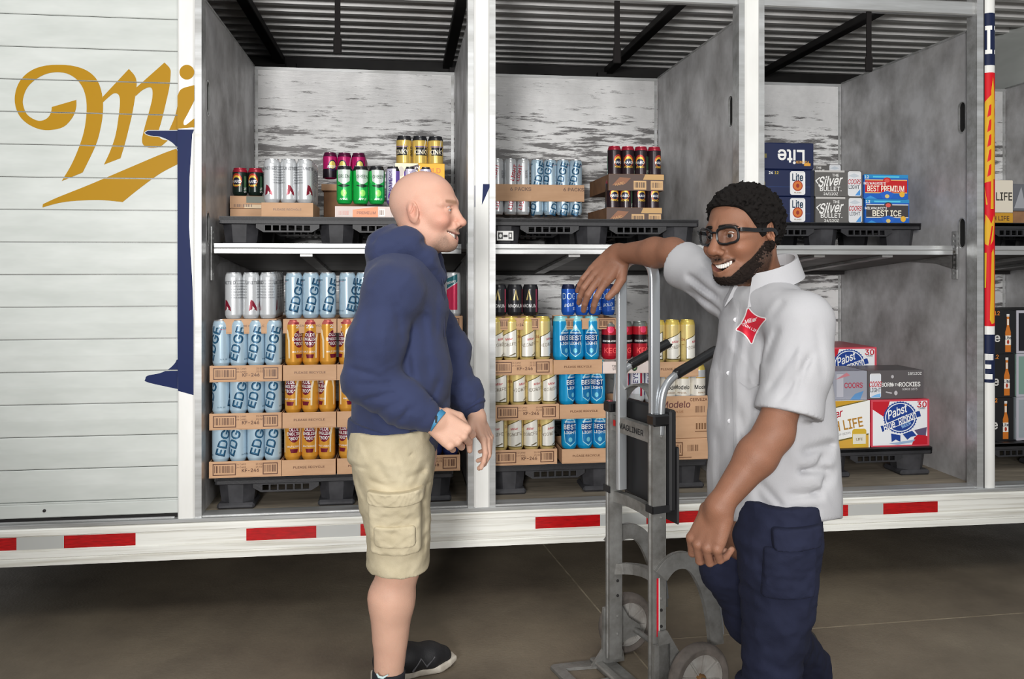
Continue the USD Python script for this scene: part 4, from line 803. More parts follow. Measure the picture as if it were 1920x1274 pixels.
# loop handle
la, lb_ = .012, LATW * .8; pts = [(0, la, z) for z in np.linspace(.62, 1.29, 8)]; r = (lb_ - la) / 2; cyy = (la + lb_) / 2
pts += [(0, cyy - r * math.copysign(abs(math.cos(t)) ** .6, math.cos(t)), 1.29 + .088 * math.sin(t) ** .6) for t in np.linspace(.1, math.pi - .1, 21)] + [(0, lb_, z) for z in np.linspace(1.29, .62, 8)]
th = np.linspace(0, 2 * math.pi, 17)[:-1]
pr = [(.018 * np.sign(math.cos(t)) * abs(math.cos(t)) ** .5, .011 * np.sign(math.sin(t)) * abs(math.sin(t)) ** .6) for t in th]
put(ht, 'loop_handle', sweep(pr, pts, (1, 0, 0)), hml, 40)
# cross bars
def bar(z, h, bow=0.0, n=9):
    ps = [(.0 + bow * (1 - (2 * t - 1) ** 2), -.004 + (LATW + .008) * t, z + bow * .35 * (1 - (2 * t - 1) ** 2)) for t in np.linspace(0, 1, n)]
    return sweep([(-.012, -h / 2), (.012, -h / 2), (.012, h / 2), (-.012, h / 2)], ps, (1, 0, 0))
for z, h, bw in ((.835, .05, 0), (.585, .036, .012), (.335, .034, .06)): put(ht, 'cross_bar', bar(z, h, bw), hm)
A = Art(); A.rect(.02, .036, .826, .846, srgb(190, 40, 40)); A.text('MAGLINER', .018, .132, .834, srgb(40, 40, 42), wide=1.15)
M = np.eye(4); M[:3, :3] = [[0, 1, 0], [-1, 0, 0], [0, 0, 1]]; M[:3, 3] = (-.0125, LATW, 0)
put_art(ht, 'bar_lettering', A, PAINT, M)
for y in (0, LATW):
    for z in (.835, .585, .335, .18, .12, .3, .25):
        put(ht, 'bolt', moved(lathe([(0, 0), (.005, 0), (.004, .003), (0, .004)], 10), M=trimesh.transformations.rotation_matrix(math.pi / 2, (1, 0, 0))).apply_translation((.008, y - .014, z)), bowm if z in (.3, .25) else hm)
A = Art(); A.rect(-.009, -.002, .22, .4, srgb(206, 24, 44)); A.rect(-.002, .002, .22, .4, srgb(226, 220, 214))
put_art(ht, 'red_stripe', A, PAINT, np.array([[1, 0, 0, 0], [0, 1, 0, -.0146], [0, 0, 1, 0], [0, 0, 0, 1.0]]))
# board strapped behind the rails, with its straps
put(ht, 'board', bx(.034, .058, -.025, LATW + .02, .60, .915, .006), board)
put(ht, 'board_flap', bx(.058, .066, -.03, LATW + .025, .56, .80, .004), board)
for z in (.60,): put(ht, 'strap', cat(bx(-.027, .06, -.02, -.0165, z, z + .022), bx(-.027, -.0235, -.02, .02, z, z + .022), bx(-.027, .06, LATW + .0165, LATW + .02, z, z + .022), bx(-.027, -.0235, LATW - .02, LATW + .02, z, z + .022)), board)
# small arch band above the top bar
pts = [(.012, .03, .86)] + [(.012 + .02 * math.sin(t), LATW / 2 - (LATW / 2 - .03) * math.cos(t), .90 + .075 * math.sin(t)) for t in np.linspace(0, math.pi, 15)] + [(.012, LATW - .03, .86)]
put(ht, 'arch_band', sweep([(-.02, -.003), (.02, -.003), (.02, .003), (-.02, .003)], pts, (1, 0, 0)), hm, 40)
# curved grip handles with clamps
hp = np.array([(.012, 0, .84), (.014, 0, .90), (.018, 0, .95), (.03, 0, .985), (.052, 0, 1.01), (.085, 0, 1.03), (.13, 0, 1.05), (.2, 0, 1.082), (.215, 0, 1.086)])
def fine(P, n=6):
    s = np.arange(len(P)); q = np.linspace(0, len(P) - 1, (len(P) - 1) * n + 1)
    from scipy.interpolate import CubicSpline
    return CubicSpline(s, P)(q)
for y in (-.004, LATW + .004):
    h = fine(hp) + (0, y, 0)
    put(ht, 'curved_handle', tube(h, .0125, 14), hml, 40)
    g = h[h[:, 0] > .066]; put(ht, 'handle_grip', tube(g, [.0145] + [.0165] * (len(g) - 2) + [.014], 16), hgrip, 40)
    put(ht, 'clamp', bx(-.026, .034, y - .022, y + .022, .868, .905, .006), hgrip)
# wheels
WB, WR = .098, .1055
def turned(m, y): return moved(m, M=trimesh.transformations.rotation_matrix(-math.pi / 2, (1, 0, 0))).apply_translation((WB, y, WR))
for y, s in ((-.082, -1), (LATW + .082, 1)):
    a = np.linspace(-1.25, 1.25, 13)
    prof = [(WR - .03, -.02)] + [(WR - .021 + .021 * math.cos(t), .0235 * math.sin(t) / math.sin(1.25)) for t in a] + [(WR - .03, .02), (WR - .03, -.02)]
    w = put(ht, 'wheel', turned(lathe(prof, 56), y), tyre, 50, label='grey rubber tyre and hub')
    hub = lathe([(.012, -.008), (WR - .034, -.006), (WR - .030, -.017), (WR - .0265, -.017), (WR - .0265, .017), (WR - .030, .017), (WR - .034, .006), (.012, .008), (.012, -.008)], 40)
    put(w, 'hub', turned(hub, y), hubm, 40)
    for k in range(8):
        sp = bx(.016, WR - .031, -.0022, .0022, -.013, .013); sp.apply_transform(trimesh.transformations.rotation_matrix(k * math.pi / 4 + .2, (0, 0, 1)))
        put(w, 'spoke', turned(sp, y), hubm)
    put(w, 'axle_cap', turned(lathe([(0, -.022), (.012, -.022), (.016, -.016), (.016, .016), (.012, .022), (0, .022)], 20), y), rust, 40)
    # curved arm over the wheel with its wear strip
    arm = [(-.002, .412), (.022, .436), (.055, .45), (.10, .443), (.14, .405), (.172, .34), (.192, .27), (.203, .2), (.206, .165)]
    A3 = fine(np.array([(x, -.024 if s < 0 else LATW + .024, z) for x, z in arm]), 5)
    put(ht, 'wheel_arm', sweep([(-.026, -.009), (.024, -.009), (.024, -.005), (.006, -.004), (.006, .004), (.024, .005), (.024, .009), (-.026, .009)], A3, (.6, 0, .8)), hm, 30)
    put(ht, 'wear_strip', sweep([(-.004, -.005), (.004, -.005), (.004, .005), (-.004, .005)], A3[23:38] + (.026, 0, .012), (.6, 0, .8)), hml)
    ax = Polygon([(-.01, .24), (.02, .24), (.075, .15), (WB + .022, WR + .012), (WB + .022, WR - .02), (WB - .02, WR - .026), (.03, .06), (-.01, .06)])
    put(ht, 'axle_bracket', moved(extr(ax, .008, 'y'), (0, -.03 if s < 0 else LATW + .022, 0)), hm)
    ng = Polygon([(-.075, .008), (-.06, .022), (-.03, .06), (-.026, .2), (.03, .2), (.03, .1), (.05, .04), (.055, .008)])
    put(ht, 'nose_gusset', moved(extr(ng, .012, 'y'), (0, (-.03 if s < 0 else LATW + .018), 0)), hm)
put(ht, 'axle', moved(lathe([(0, -.11), (.009, -.11), (.009, LATW + .11), (0, LATW + .11)], 16), M=trimesh.transformations.rotation_matrix(-math.pi / 2, (1, 0, 0))).apply_translation((WB, 0, WR)), hm, 40)
nose = Polygon([(-.2, -.075), (-.185, -.085), (.02, -.05), (.02, LATW + .05), (-.185, LATW + .085), (-.2, LATW + .075)])
for q in (Polygon([(-.165, -.05), (-.05, -.02), (-.05, .07), (-.165, .07)]), Polygon([(-.165, .1), (-.05, .1), (-.05, LATW - .1), (-.165, LATW - .1)]), Polygon([(-.165, LATW - .07), (-.05, LATW - .07), (-.05, LATW + .02), (-.165, LATW + .05)])): nose = nose.difference(q.buffer(.012).buffer(-.012).buffer(-.004))
put(ht, 'nose_plate', moved(extr(nose, .01, 'z'), (0, 0, .001)), hm)
put(ht, 'nose_rib', cat(bx(-.06, -.03, -.06, LATW + .06, .01, .022, .004)), hm)
# ================================================================ people: smooth blended volumes turned into one skin each
def nrm(v): v = np.asarray(v, float); return v / np.linalg.norm(v)
def rc(p, a, b, ra, rb):
    a = np.asarray(a, float); ba = np.asarray(b, float) - a; t = np.clip(((p - a) @ ba) / max(ba @ ba, 1e-12), 0, 1)
    return np.linalg.norm(p - a - t[..., None] * ba, axis=-1) - (ra + (rb - ra) * t)
def el(p, c, r, R=None):
    q = p - np.asarray(c, float)
    if R is not None: q = q @ R
    r = np.asarray(r, float); k0 = np.linalg.norm(q / r, axis=-1); k1 = np.linalg.norm(q / r ** 2, axis=-1)
    return k0 * (k0 - 1) / np.maximum(k1, 1e-6)
def sm(a, b, k=.01):
    h = np.clip(.5 + .5 * (b - a) / k, 0, 1); return b + (a - b) * h - k * h * (1 - h)
def smx(a, b, k=.01): return -sm(-a, -b, k)
def chain(p, pts, rs, k=.01):
    d = None
    for i in range(len(pts) - 1):
        e = rc(p, pts[i], pts[i + 1], rs[i], rs[i + 1]); d = e if d is None else sm(d, e, k)
    return d
def rbox(p, c, h, r, R=None):
    q = p - np.asarray(c, float)
    if R is not None: q = q @ R
    q = np.abs(q) - (np.asarray(h, float) - r)
    return np.linalg.norm(np.maximum(q, 0), axis=-1) + np.minimum(q.max(-1), 0) - r
def nets(fn, lo, hi, h):
    """Surface of fn < 0 on a grid (naive surface nets)."""
    lo, hi = np.asarray(lo, float), np.asarray(hi, float); n = np.ceil((hi - lo) / h).astype(int) + 1
    ax = [lo[k] + h * np.arange(n[k]) for k in range(3)]
    V = np.empty(n, np.float32); Bk = 10; nb = [range(0, k, Bk) for k in n]
    C = np.array([(i, j, k) for i in nb[0] for j in nb[1] for k in nb[2]]); cv = fn(lo + h * (C + Bk / 2))
    on = np.abs(cv) < Bk * h * .87 * 1.25 + .012
    for (i, j, k), a, v0 in zip(C, on, cv):
        if not a: V[i:i + Bk, j:j + Bk, k:k + Bk] = v0
    C = C[on]
    for q in range(0, len(C), 300):
        G = [np.stack(np.meshgrid(ax[0][i:i + Bk], ax[1][j:j + Bk], ax[2][k:k + Bk], indexing='ij'), -1) for i, j, k in C[q:q + 300]]
        vals_ = fn(np.concatenate([g.reshape(-1, 3) for g in G])); o = 0
        for (i, j, k), g in zip(C[q:q + 300], G):
            m_ = g[..., 0].size; V[i:i + Bk, j:j + Bk, k:k + Bk] = vals_[o:o + m_].reshape(g.shape[:3]); o += m_
    V[0] = np.maximum(V[0], h * .5); V[-1] = np.maximum(V[-1], h * .5); V[:, 0] = np.maximum(V[:, 0], h * .5); V[:, -1] = np.maximum(V[:, -1], h * .5); V[:, :, 0] = np.maximum(V[:, :, 0], h * .5); V[:, :, -1] = np.maximum(V[:, :, -1], h * .5)
    S = V < 0; cs = [(i, j, k) for i in (0, 1) for j in (0, 1) for k in (0, 1)]
    sl = lambda A, c: A[c[0]:n[0] - 1 + c[0], c[1]:n[1] - 1 + c[1], c[2]:n[2] - 1 + c[2]]
    cnt = sum(sl(S, c).astype(np.int8) for c in cs); act = (cnt > 0) & (cnt < 8); I = np.argwhere(act); idx = np.full(act.shape, -1, np.int64); idx[act] = np.arange(len(I))
    vals = {c: sl(V, c)[act] for c in cs}; acc = np.zeros((len(I), 3)); num = np.zeros(len(I))
    for a in cs:
        for k in range(3):
            if a[k] == 0:
                b = list(a); b[k] = 1; va, vb = vals[a], vals[tuple(b)]; x = (va < 0) != (vb < 0); t = np.where(x, va / np.where(x, va - vb, 1), 0)
                q = np.tile(np.array(a, float), (len(I), 1)); q[:, k] = t; acc[x] += q[x]; num += x
    v = lo + h * (I + acc / num[:, None]); F_ = []
    for k in range(3):
        a, b = (k + 1) % 3, (k + 2) % 3; s0 = [slice(None)] * 3; s1 = [slice(None)] * 3; s0[k], s1[k] = slice(0, -1), slice(1, None)
        A0, A1 = S[tuple(s0)], S[tuple(s1)]; E = np.argwhere(A0 != A1); E = E[(E[:, a] > 0) & (E[:, b] > 0) & (E[:, a] < n[a] - 1) & (E[:, b] < n[b] - 1)]
        ins = A0[tuple(E.T)]; da, db = np.eye(3, dtype=int)[a], np.eye(3, dtype=int)[b]
        q = [idx[tuple((E - o).T)] for o in (da + db, db, 0 * da, da)]; Q = np.stack(q, 1); Q[~ins] = Q[~ins][:, ::-1]
        F_.append(Q)
    Q = np.concatenate(F_); Q = Q[(Q >= 0).all(1)]
    return trimesh.Trimesh(v, np.vstack([Q[:, [0, 1, 2]], Q[:, [0, 2, 3]]]), process=False)
def loft(p, rows, yaw, e=2.2, cap=.01, open_=False):
    """rows: (z, x, y, front-back radius, sideways radius), any order of z; yaw: the facing direction's angle."""
    R_ = np.array(sorted(rows)); z = p[..., 2]; g = [np.interp(z, R_[:, 0], R_[:, k]) for k in range(1, 5)]
    f = np.array((math.cos(yaw), math.sin(yaw))); dx, dy = p[..., 0] - g[0], p[..., 1] - g[1]
    a, b = dx * f[0] + dy * f[1], -dx * f[1] + dy * f[0]
    rr = (np.abs(a / g[2]) ** e + np.abs(b / g[3]) ** e) ** (1 / e); d = (rr - 1) * np.minimum(g[2], g[3]) * .95
    return smx(smx(d, R_[0, 0] - z, cap), z - R_[-1, 0], cap)
def row(py, xl, xr, Y, ratio, yaw):
    z = EYE - (py - HOR) * Y / F; half = (xr - xl) / 2 / F * Y
    ra = half / math.sqrt(math.cos(yaw) ** 2 + ratio ** 2 * math.sin(yaw) ** 2)
    return (z, ((xl + xr) / 2 - 960) / F * Y, Y, ra, ra * ratio)
def wr(p, d, amp, B, seed, w=.03):
    """Cloth folds: ridged noise along stretched axes B, only near the surface."""
    m = np.abs(d) < w
    if m.any():
        q = p[m] @ np.asarray(B, float).T; n = meshkit.fbm(q, 3, seed); rdg = 1 - np.abs(2 * n - 1) * 2.2
        d = d.copy(); d[m] -= amp * np.clip(rdg, -.6, 1)
    return d
def crease(p, d, a, b, depth, r=.012):
    """A soft groove along a segment."""
    m = np.abs(d) < .05
    if m.any():
        g = np.exp(-(np.maximum(rc(p[m], a, b, 0, 0), 0) / r) ** 2); d = d.copy(); d[m] += depth * g
    return d
def folds(p, d, L, ymax=9.0):
    """Grooves and ridges laid on the cloth facing the viewer's side: (x0, y0, x1, y1, depth, width) in picture pixels, metres."""
    m = (np.abs(d) < .04) & (p[..., 1] < ymax)
    if m.any():
        q = p[m]; t = F / q[:, 1]; X, Y = 960 + q[:, 0] * t, HOR + (EYE - q[:, 2]) * t; g = 0
        for x0, y0, x1, y1, dp, r in L:
            bx_, by_ = x1 - x0, y1 - y0; u = np.clip(((X - x0) * bx_ + (Y - y0) * by_) / (bx_ * bx_ + by_ * by_), 0, 1); e = np.hypot(X - x0 - u * bx_, Y - y0 - u * by_) / t
            g = g + dp * np.exp(-(e / r) ** 2) * np.clip(np.minimum(u, 1 - u) * 5 + .15, 0, 1)
        d = d.copy(); d[m] += g
    return d
def ridge(p, d, a, b, h, r=.01): return crease(p, d, a, b, -h, r)
def bounds(*pts, m=.1): P = np.array(pts, float); return P.min(0) - m, P.max(0) + m
def frame_of(fwd, up):
    x = nrm(fwd); y = nrm(np.cross(up, x)); z = np.cross(x, y); return np.stack([x, y, z], 1)

# ---------------------------------------------------------------- head in its own frame: x to the face, y to its left, z up, origin between the eyes' height and the ears
def head_sdf(p, o):
    s = p * np.array((1, 0, 1)) + np.abs(p) * np.array((0, 1, 0)); z = p[..., 2]
    d = el(p, (-.008, 0, .03), (.099, .077, .088))
    d = sm(d, el(p, (.03, 0, -.032), (.062, .062, .082)), .03)
    d = sm(d, rc(s, (-.012, .05, -.052), (.06, .02, -.098), .022, .018), .028)
    d = sm(d, el(p, (.073, 0, -.1), (.022, .024, .017)), .018)
    br = o.get('ridge', 1.0); d = sm(d, rc(s, (.084, .01, .021), (.066, .05, .018), .0125 * br, .009 * br), .016)
    d = smx(d, -el(s, (.104, .032, -.001), (.02, .02, .013)), .012)
    ck = o.get('cheek', 1.0); d = sm(d, el(s, (.060, .046, -.03), (.025 * ck, .019 * ck, .021)), .02)
    nw = o.get('nose', 1.0)
    d = sm(d, rc(p, (.087, 0, .012), (.108, 0, -.03), .008 * nw, .011 * nw), .013); d = sm(d, el(p, (.113, 0, -.036), (.0125, .0125 * nw, .0115)), .006)
    d = sm(d, el(s, (.1, .0135 * nw, -.042), (.0125, .0085 * nw, .0085)), .006); d = smx(d, -el(s, (.107, .0075 * nw, -.0505), (.006, .004 * nw, .006)), .003)
    d = sm(d, el(s, (.0765, .0315, 0), (.0145, .0165, .0135)), .004)
    op = o.get('eye', .0042); d = smx(d, -el(s, (.092, .0315, -.0015 - 0), (.012, .0135, op)), .0015)
    d = smx(d, -rc(s, (.088, .02, .0095), (.082, .044, .006), .0015, .0015), .004)
    d = sm(d, el(p, (.072, 0, -.07), (.027, .033, .026)), .02)
    q = s.copy(); q[..., 2] = z - 14 * p[..., 1] ** 2; lf = o.get('lip', 1.0)
    d = smx(d, -rc(s, (.098, .021, -.043), (.074, .046, -.066), .002, .002), .012)
    d = sm(d, rc(q, (.060, .0365, -.0745), (.0915, .016, -.067), .003, .0055 * lf), .004); d = sm(d, rc(q, (.0915, .016, -.067), (.0965, .006, -.0668), .0055 * lf, .0056 * lf), .003); d = sm(d, rc(q, (.0965, .006, -.0668), (.0975, 0, -.0675), .0056 * lf, .0055 * lf), .003)
    d = sm(d, rc(q, (.060, .0365, -.0785), (.087, .016, -.0872), .0034, .0064 * lf), .004); d = sm(d, rc(q, (.087, .016, -.0872), (.092, 0, -.089), .0064 * lf, .007 * lf), .003)
    d = smx(d, -el(q, (.083, 0, -.0775), (.03, .0345, o.get('mouth', .0068))), .002)
    a = math.radians(-12); Re = np.array(((math.cos(a), 0, math.sin(a)), (0, 1, 0), (-math.sin(a), 0, math.cos(a)))); b = math.radians(o.get('flare', 18)); Rz = np.array(((math.cos(b), -math.sin(b), 0), (math.sin(b), math.cos(b), 0), (0, 0, 1.0))); RE = Rz @ Re
    ear = el(s, (-.008, .079, -.006), (.0195, .0075, .032), RE); ear = sm(ear, el(s, (.0, .075, -.03), (.009, .006, .011)), .006)
    ear = smx(ear, -el(s, (-.004, .0885, .0), (.0135, .0085, .0235), RE), .003); ear = sm(ear, rc(s, (-.002, .0815, .014), (-.012, .083, -.008), .0028, .003), .003); ear = sm(ear, rc(s, (.006, .079, -.004), (.004, .08, -.012), .004, .004), .003)
    d = sm(d, ear, .006)
    return d
def head_color(q, o):
    """Linear skin colours at head-frame points."""
    s = np.c_[q[:, 0], np.abs(q[:, 1]), q[:, 2]]; base, red, lip = (np.array(o[k]) for k in ('skin', 'red', 'lips'))
    n = meshkit.fbm(q * 40, 3, 3)[:, None]; f = np.exp(-((s - (.07, .05, -.03)) ** 2).sum(1) / .028 ** 2) + .7 * np.exp(-((s - (.115, 0, -.036)) ** 2).sum(1) / .02 ** 2) + .8 * np.exp(-((s - (-.012, .08, -.005)) ** 2).sum(1) / .03 ** 2) + .35 * np.exp(-((s - (.05, 0, .1)) ** 2).sum(1) / .05 ** 2)
    c = base * (.93 + .14 * n); c = c + (red - base) * (np.clip(f, 0, 1) * .65)[:, None]
    z2 = s.copy(); z2[:, 2] = q[:, 2] - 14 * q[:, 1] ** 2
    dl = np.minimum(np.minimum(rc(z2, (.062, .036, -.0745), (.0915, .016, -.0685), .002, .0045), rc(z2, (.0915, .016, -.0685), (.0975, 0, -.0695), .0045, .004)), np.minimum(rc(z2, (.062, .036, -.0785), (.087, .016, -.0865), .002, .0052), rc(z2, (.087, .016, -.0865), (.092, 0, -.088), .0052, .006)))
    w = np.clip(1 - dl / .003, 0, 1)[:, None] * (q[:, 0] > .06)[:, None]; c = c * (1 - w) + lip * w
    inside = np.clip(1 - np.abs(el(z2, (.083, 0, -.0775), (.03, .0345, .0068))) / .0022, 0, 1)[:, None] * ((q[:, 0] < .088) & (q[:, 0] > .05))[:, None]; c = c * (1 - inside) + np.array((.05, .012, .012)) * inside
    db = np.minimum(rc(s, (.096, .014, .0215), (.083, .046, .0235), .004, .0028), 9); w = np.clip(1 - db / .0045, 0, 1)[:, None] * o.get('brow_w', .8); c = c * (1 - w) + np.array(o['brow']) * w
    if 'beard' in o:
        zb = np.interp(q[:, 0], [-.03, -.012, .006, .02, .045, .06, .075, .085, .12], o['beard_z']); m = np.clip((zb - q[:, 2]) / o.get('beard_soft', .012), 0, 1) * np.clip((q[:, 0] - o.get('beard_x', -.012)) / (o.get('beard_soft', .012) * .9), 0, 1) * np.clip((q[:, 2] + .135) / .02, 0, 1)
        mo = np.clip(1 - rc(z2, (.08, .033, -.078), (.104, 0, -.0545), .004, .006) / .004, 0, 1) * (q[:, 2] > -.068) * (q[:, 2] < -.047)
        m = np.maximum(m, mo * o.get('moustache', .8)); m = m * np.clip(dl / .002, 0, 1); g = meshkit.noise(q * 900, 5)
        m = np.clip(m * o['beard_w'] * (.7 + .6 * g), 0, 1)[:, None]; c = c * (1 - m) + np.array(o['beard']) * m
    sc = o.get('scalp')
    if sc is not None:
        m = (np.clip((q[:, 2] - np.interp(q[:, 0], [-.1, -.03, .0, .04, .07, .1], [-.05, -.02, .035, .055, .07, .08])) / .02, 0, 1) * o['scalp_w'])[:, None]; c = c * (1 - m) + np.array(sc) * m
    return np.clip(c, 0, 1)

# ---------------------------------------------------------------- hand in its own frame: x from the wrist to the knuckles, y towards the thumb, z out of the back of the hand
def hand_parts(curl, spread=0.06, thumb=((.02, .028, -.012), (.05, .05, -.02), (.08, .058, -.026), (.102, .056, -.03)), scale=1.0):
    """Segments (a, b, ra, rb) of palm, four unequal fingers bent by curl[i] = three joint angles, and thumb."""
    kn = [(.092, .031, 0), (.096, .0105, .002), (.092, -.0105, 0), (.083, -.030, -.004)]; ln = [(.044, .026, .022), (.049, .030, .024), (.045, .028, .023), (.035, .021, .020)]; rad = [.0092, .0095, .0090, .0080]
    palm, fing, nails = [], [], []
    for i, k in enumerate(kn): palm.append(((.004, .018 - i * .0125, -.004), (k[0] - .006, k[1], k[2] - .007), .0145, .0112))
    palm.append(((.02, .022, -.012), (.07, .024, -.012), .016, .012)); palm.append(((.02, -.02, -.012), (.06, -.026, -.012), .015, .011)); palm.append(((-.004, 0, -.002), (.02, 0, -.004), .022, .02))
    for i, (k, L, r) in enumerate(zip(kn, ln, rad)):
        p = np.array(k) + (-.004, 0, -.003); ang = 0.0; sp = (1.5 - i) * spread; pts = [p]
        for c, l in zip(curl[i], L):
            ang += c; d = np.array((math.cos(ang) * math.cos(sp), math.cos(ang) * math.sin(sp), -math.sin(ang))); p = p + d * l; pts.append(p)
        fing.append(([*pts], [r * 1.08, r * 1.0, r * .9, r * .78])); nails.append((pts[3] - d * .007 + np.array((math.sin(ang), 0, math.cos(ang))) * r * .7, r * .7))
    t = [np.array(x) for x in thumb]; fing.append((t, [.0165, .0125, .0112, .0088])); nails.append((t[3], .006))
    return palm, fing, nails, scale
def hand_sdf(q, H):
    palm, fing, _, s = H; q = q / s; d = None
    for a, b, ra, rb in palm: e = rc(q, a, b, ra, rb); d = e if d is None else sm(d, e, .012)
    f = None
    for pts, rs in fing:
        e = chain(q, pts, rs, .0025); d = sm(d, e, .007) if f is None else np.minimum(sm(d, e, .0045), d)
        f = 1
    return d * s
def skin_union(parts, colour):
    """One continuous skin from overlapping closed pieces."""
    tot = None
    for m in parts:
        M_ = mf.Manifold(mf.Mesh(np.asarray(m.vertices, np.float32), np.asarray(m.faces, np.uint32)))
        if M_.status() != mf.Error.NoError:
            m2 = trimesh.Trimesh(m.vertices, m.faces, process=True); M_ = mf.Manifold(mf.Mesh(np.asarray(m2.vertices, np.float32), np.asarray(m2.faces, np.uint32)))
        if M_.status() != mf.Error.NoError: print('skin piece not closed', len(m.faces), M_.status()); continue
        tot = M_ if tot is None else tot + M_
    k = tot.to_mesh(); v, f = np.array(k.vert_properties[:, :3], float), np.array(k.tri_verts)
    return (v, f), colour(v)
SKIN = printmat('skin', .5, bump=.0006, bscale=420, spec=.32, sss=.08)
EYEM = printmat('eye_surface', .08)
def add_eyes(parent, O, R, s, look=(1, 0, 0), iris=(.09, .05, .03)):
    for y in (.0315, -.0315):
        m = trimesh.creation.icosphere(4, .0126); v = m.vertices; dl = v @ nrm(look) / .0126
        c = np.tile((.55, .52, .5), (len(v), 1)); c[dl > .88] = iris; c[dl > .965] = (.01, .01, .01)
        put(parent, 'eye', ((v + (.0768, y, 0)) * s @ R.T + O, m.faces), EYEM, True, c)
def add_teeth(parent, O, R, s, white=(.86, .84, .78)):
    ms = []
    for i in range(-4, 5):
        y = i * .0058; x = .0895 - 17 * y * y; w = .0027 if abs(i) > 1 else .0029
        ms.append(bx(x - .005, x, y - w, y + w, -.0795 + 14 * y * y, -.069 + 14 * y * y, .0008))
    m = cat(ms); put(parent, 'upper_teeth', ((m.vertices * s) @ R.T + O, m.faces), mat('teeth', white, .25), 30)
# ================================================================ man in the hoodie
navyc = mat('hoodie_fabric', srgb(46, 55, 90), .92, var=.22, scale=5, bump=.0008, bscale=700, sheen=.08)
navyr = mat('hoodie_rib', srgb(42, 51, 88), .92, var=.2, scale=30, stretch=(6, 6, .3), bump=.0008, bscale=500, sheen=.08)
khaki = mat('khaki_cotton', srgb(196, 185, 158), .85, dark=srgb(172, 160, 132), scale=9, bump=.0006, bscale=500)
sockm = mat('black_sock', srgb(30, 31, 38), .9, bump=.0004, bscale=500)
shoem = mat('black_trainer', srgb(34, 34, 37), .6, dark=srgb(22, 22, 25), scale=30, bump=.0008, bscale=300)
solem = mat('pale_sole', srgb(206, 200, 188), .7, dark=srgb(160, 150, 136), scale=16)
bandm = mat('blue_wristband', srgb(58, 126, 164), .45)
Y1 = 2.52
man1 = thing('person', 'bald smiling man in navy hoodie and khaki cargo shorts standing side-on', 'person', (at(745, 900, Y1)[0], Y1, 0), 0)
def local(P, m):
    v = np.asarray(m[0] if isinstance(m, tuple) else m.vertices) - (P[0], P[1], 0); return (v, np.asarray(m[1] if isinstance(m, tuple) else m.faces))
B1 = (at(745, 900, Y1)[0], Y1)
def p1(name, m, material, smooth=True, cols=None, label=None, parent=None): return put(parent or man1, name, local(B1, m) if cols is not None else trimesh.Trimesh(*local(B1, m), process=False), material, smooth, cols, label)
ya1 = math.radians(-14)
R1 = frame_of((math.cos(ya1), math.sin(ya1), .02), (0.03, 0, 1)); S1 = 1.04; O1 = at(797, 397, Y1)
o1 = dict(skin=(.62, .355, .265), red=(.58, .235, .17), lips=(.52, .22, .19), brow=(.27, .15, .09), brow_w=.85, beard=(.27, .17, .125), beard_z=[-.2, -.2, -.13, -.1, -.076, -.062, -.05, -.075, -.09], beard_w=.9, moustache=.8, beard_x=.012, cheek=1.1, nose=1.02, lip=.9, mouth=.0085, ridge=1.12, beard_soft=.03, eye=.0023, scalp=(.62, .40, .32), scalp_w=.35)
def neck1(q): return rc(q, (-.018, 0, -.05), (-.05, 0, -.17), .058, .066)
def head1(p): q = (p - O1) @ R1 / S1; return sm(head_sdf(q, o1), neck1(q), .03) * S1
def col1(v):
    q = (v - O1) @ R1 / S1; c = head_color(q, o1)
    far = q[:, 2] < -.14; n = meshkit.fbm(v * 25, 3, 8)[:, None]; body = np.array((.60, .36, .265)) * (.9 + .2 * n)
    lr = np.clip(meshkit.fbm(v * 9, 2, 4)[:, None] - .45, 0, 1) * .8; body = body * (1 - lr) + np.array((.62, .30, .22)) * lr
    c[far] = body[far]
    for H, Oh, Rh in hands1:
        qh = (v - Oh) @ Rh
        for nv_, r in H[2]:
            w = np.clip(1 - np.linalg.norm(qh - nv_, axis=1) / r, 0, 1)[:, None] ** .5 * .5; c = c * (1 - w) + np.array((.78, .56, .5)) * w
        for pts, rs in H[1][:4]:
            for j in (1, 2):
                w = (np.exp(-(np.linalg.norm(qh - pts[j], axis=1) / .011) ** 2) * .35)[:, None]; c = c * (1 - w) + np.array((.62, .28, .2)) * w
    return c
# near (right) hand: a loose fist, back of the hand to the camera; far (left) hand: hanging open
W1n, W1f = at(812, 784, 2.32), at(894, 778, 2.70)
fx = nrm(at(858, 820, 2.31) - W1n); Rn = np.stack([fx, np.cross(nrm((.12, -1, .25) - fx * (np.array((.12, -1, .25)) @ fx)), fx), nrm((.12, -1, .25) - fx * (np.array((.12, -1, .25)) @ fx))], 1)
# right hand seen from its back with fingers to the right: thumb side is up
if Rn[2, 1] < 0: Rn = Rn @ np.diag((1, -1, 1))
Hn = hand_parts([(1.15, 1.5, .8), (1.2, 1.5, .8), (1.25, 1.5, .8), (1.3, 1.45, .8)], .02, ((.02, .03, -.014), (.05, .046, -.03), (.078, .036, -.044), (.095, .016, -.05)), 1.08)
ff = nrm(at(922, 832, 2.66) - W1f); zz_ = np.array((.75, -.35, .5)); zz_ = nrm(zz_ - ff * (zz_ @ ff)); Rf = np.stack([ff, np.cross(zz_, ff), zz_], 1)
if Rf[1, 1] > 0: Rf = Rf @ np.diag((1, -1, 1))
Hf = hand_parts([(.35, .4, .25), (.5, .6, .35), (.65, .75, .4), (.75, .8, .4)], .06, ((.02, .028, -.012), (.048, .048, -.026), (.074, .052, -.042), (.096, .048, -.056)), 1.0)
hands1 = [(Hn, W1n, Rn), (Hf, W1f, Rf)]
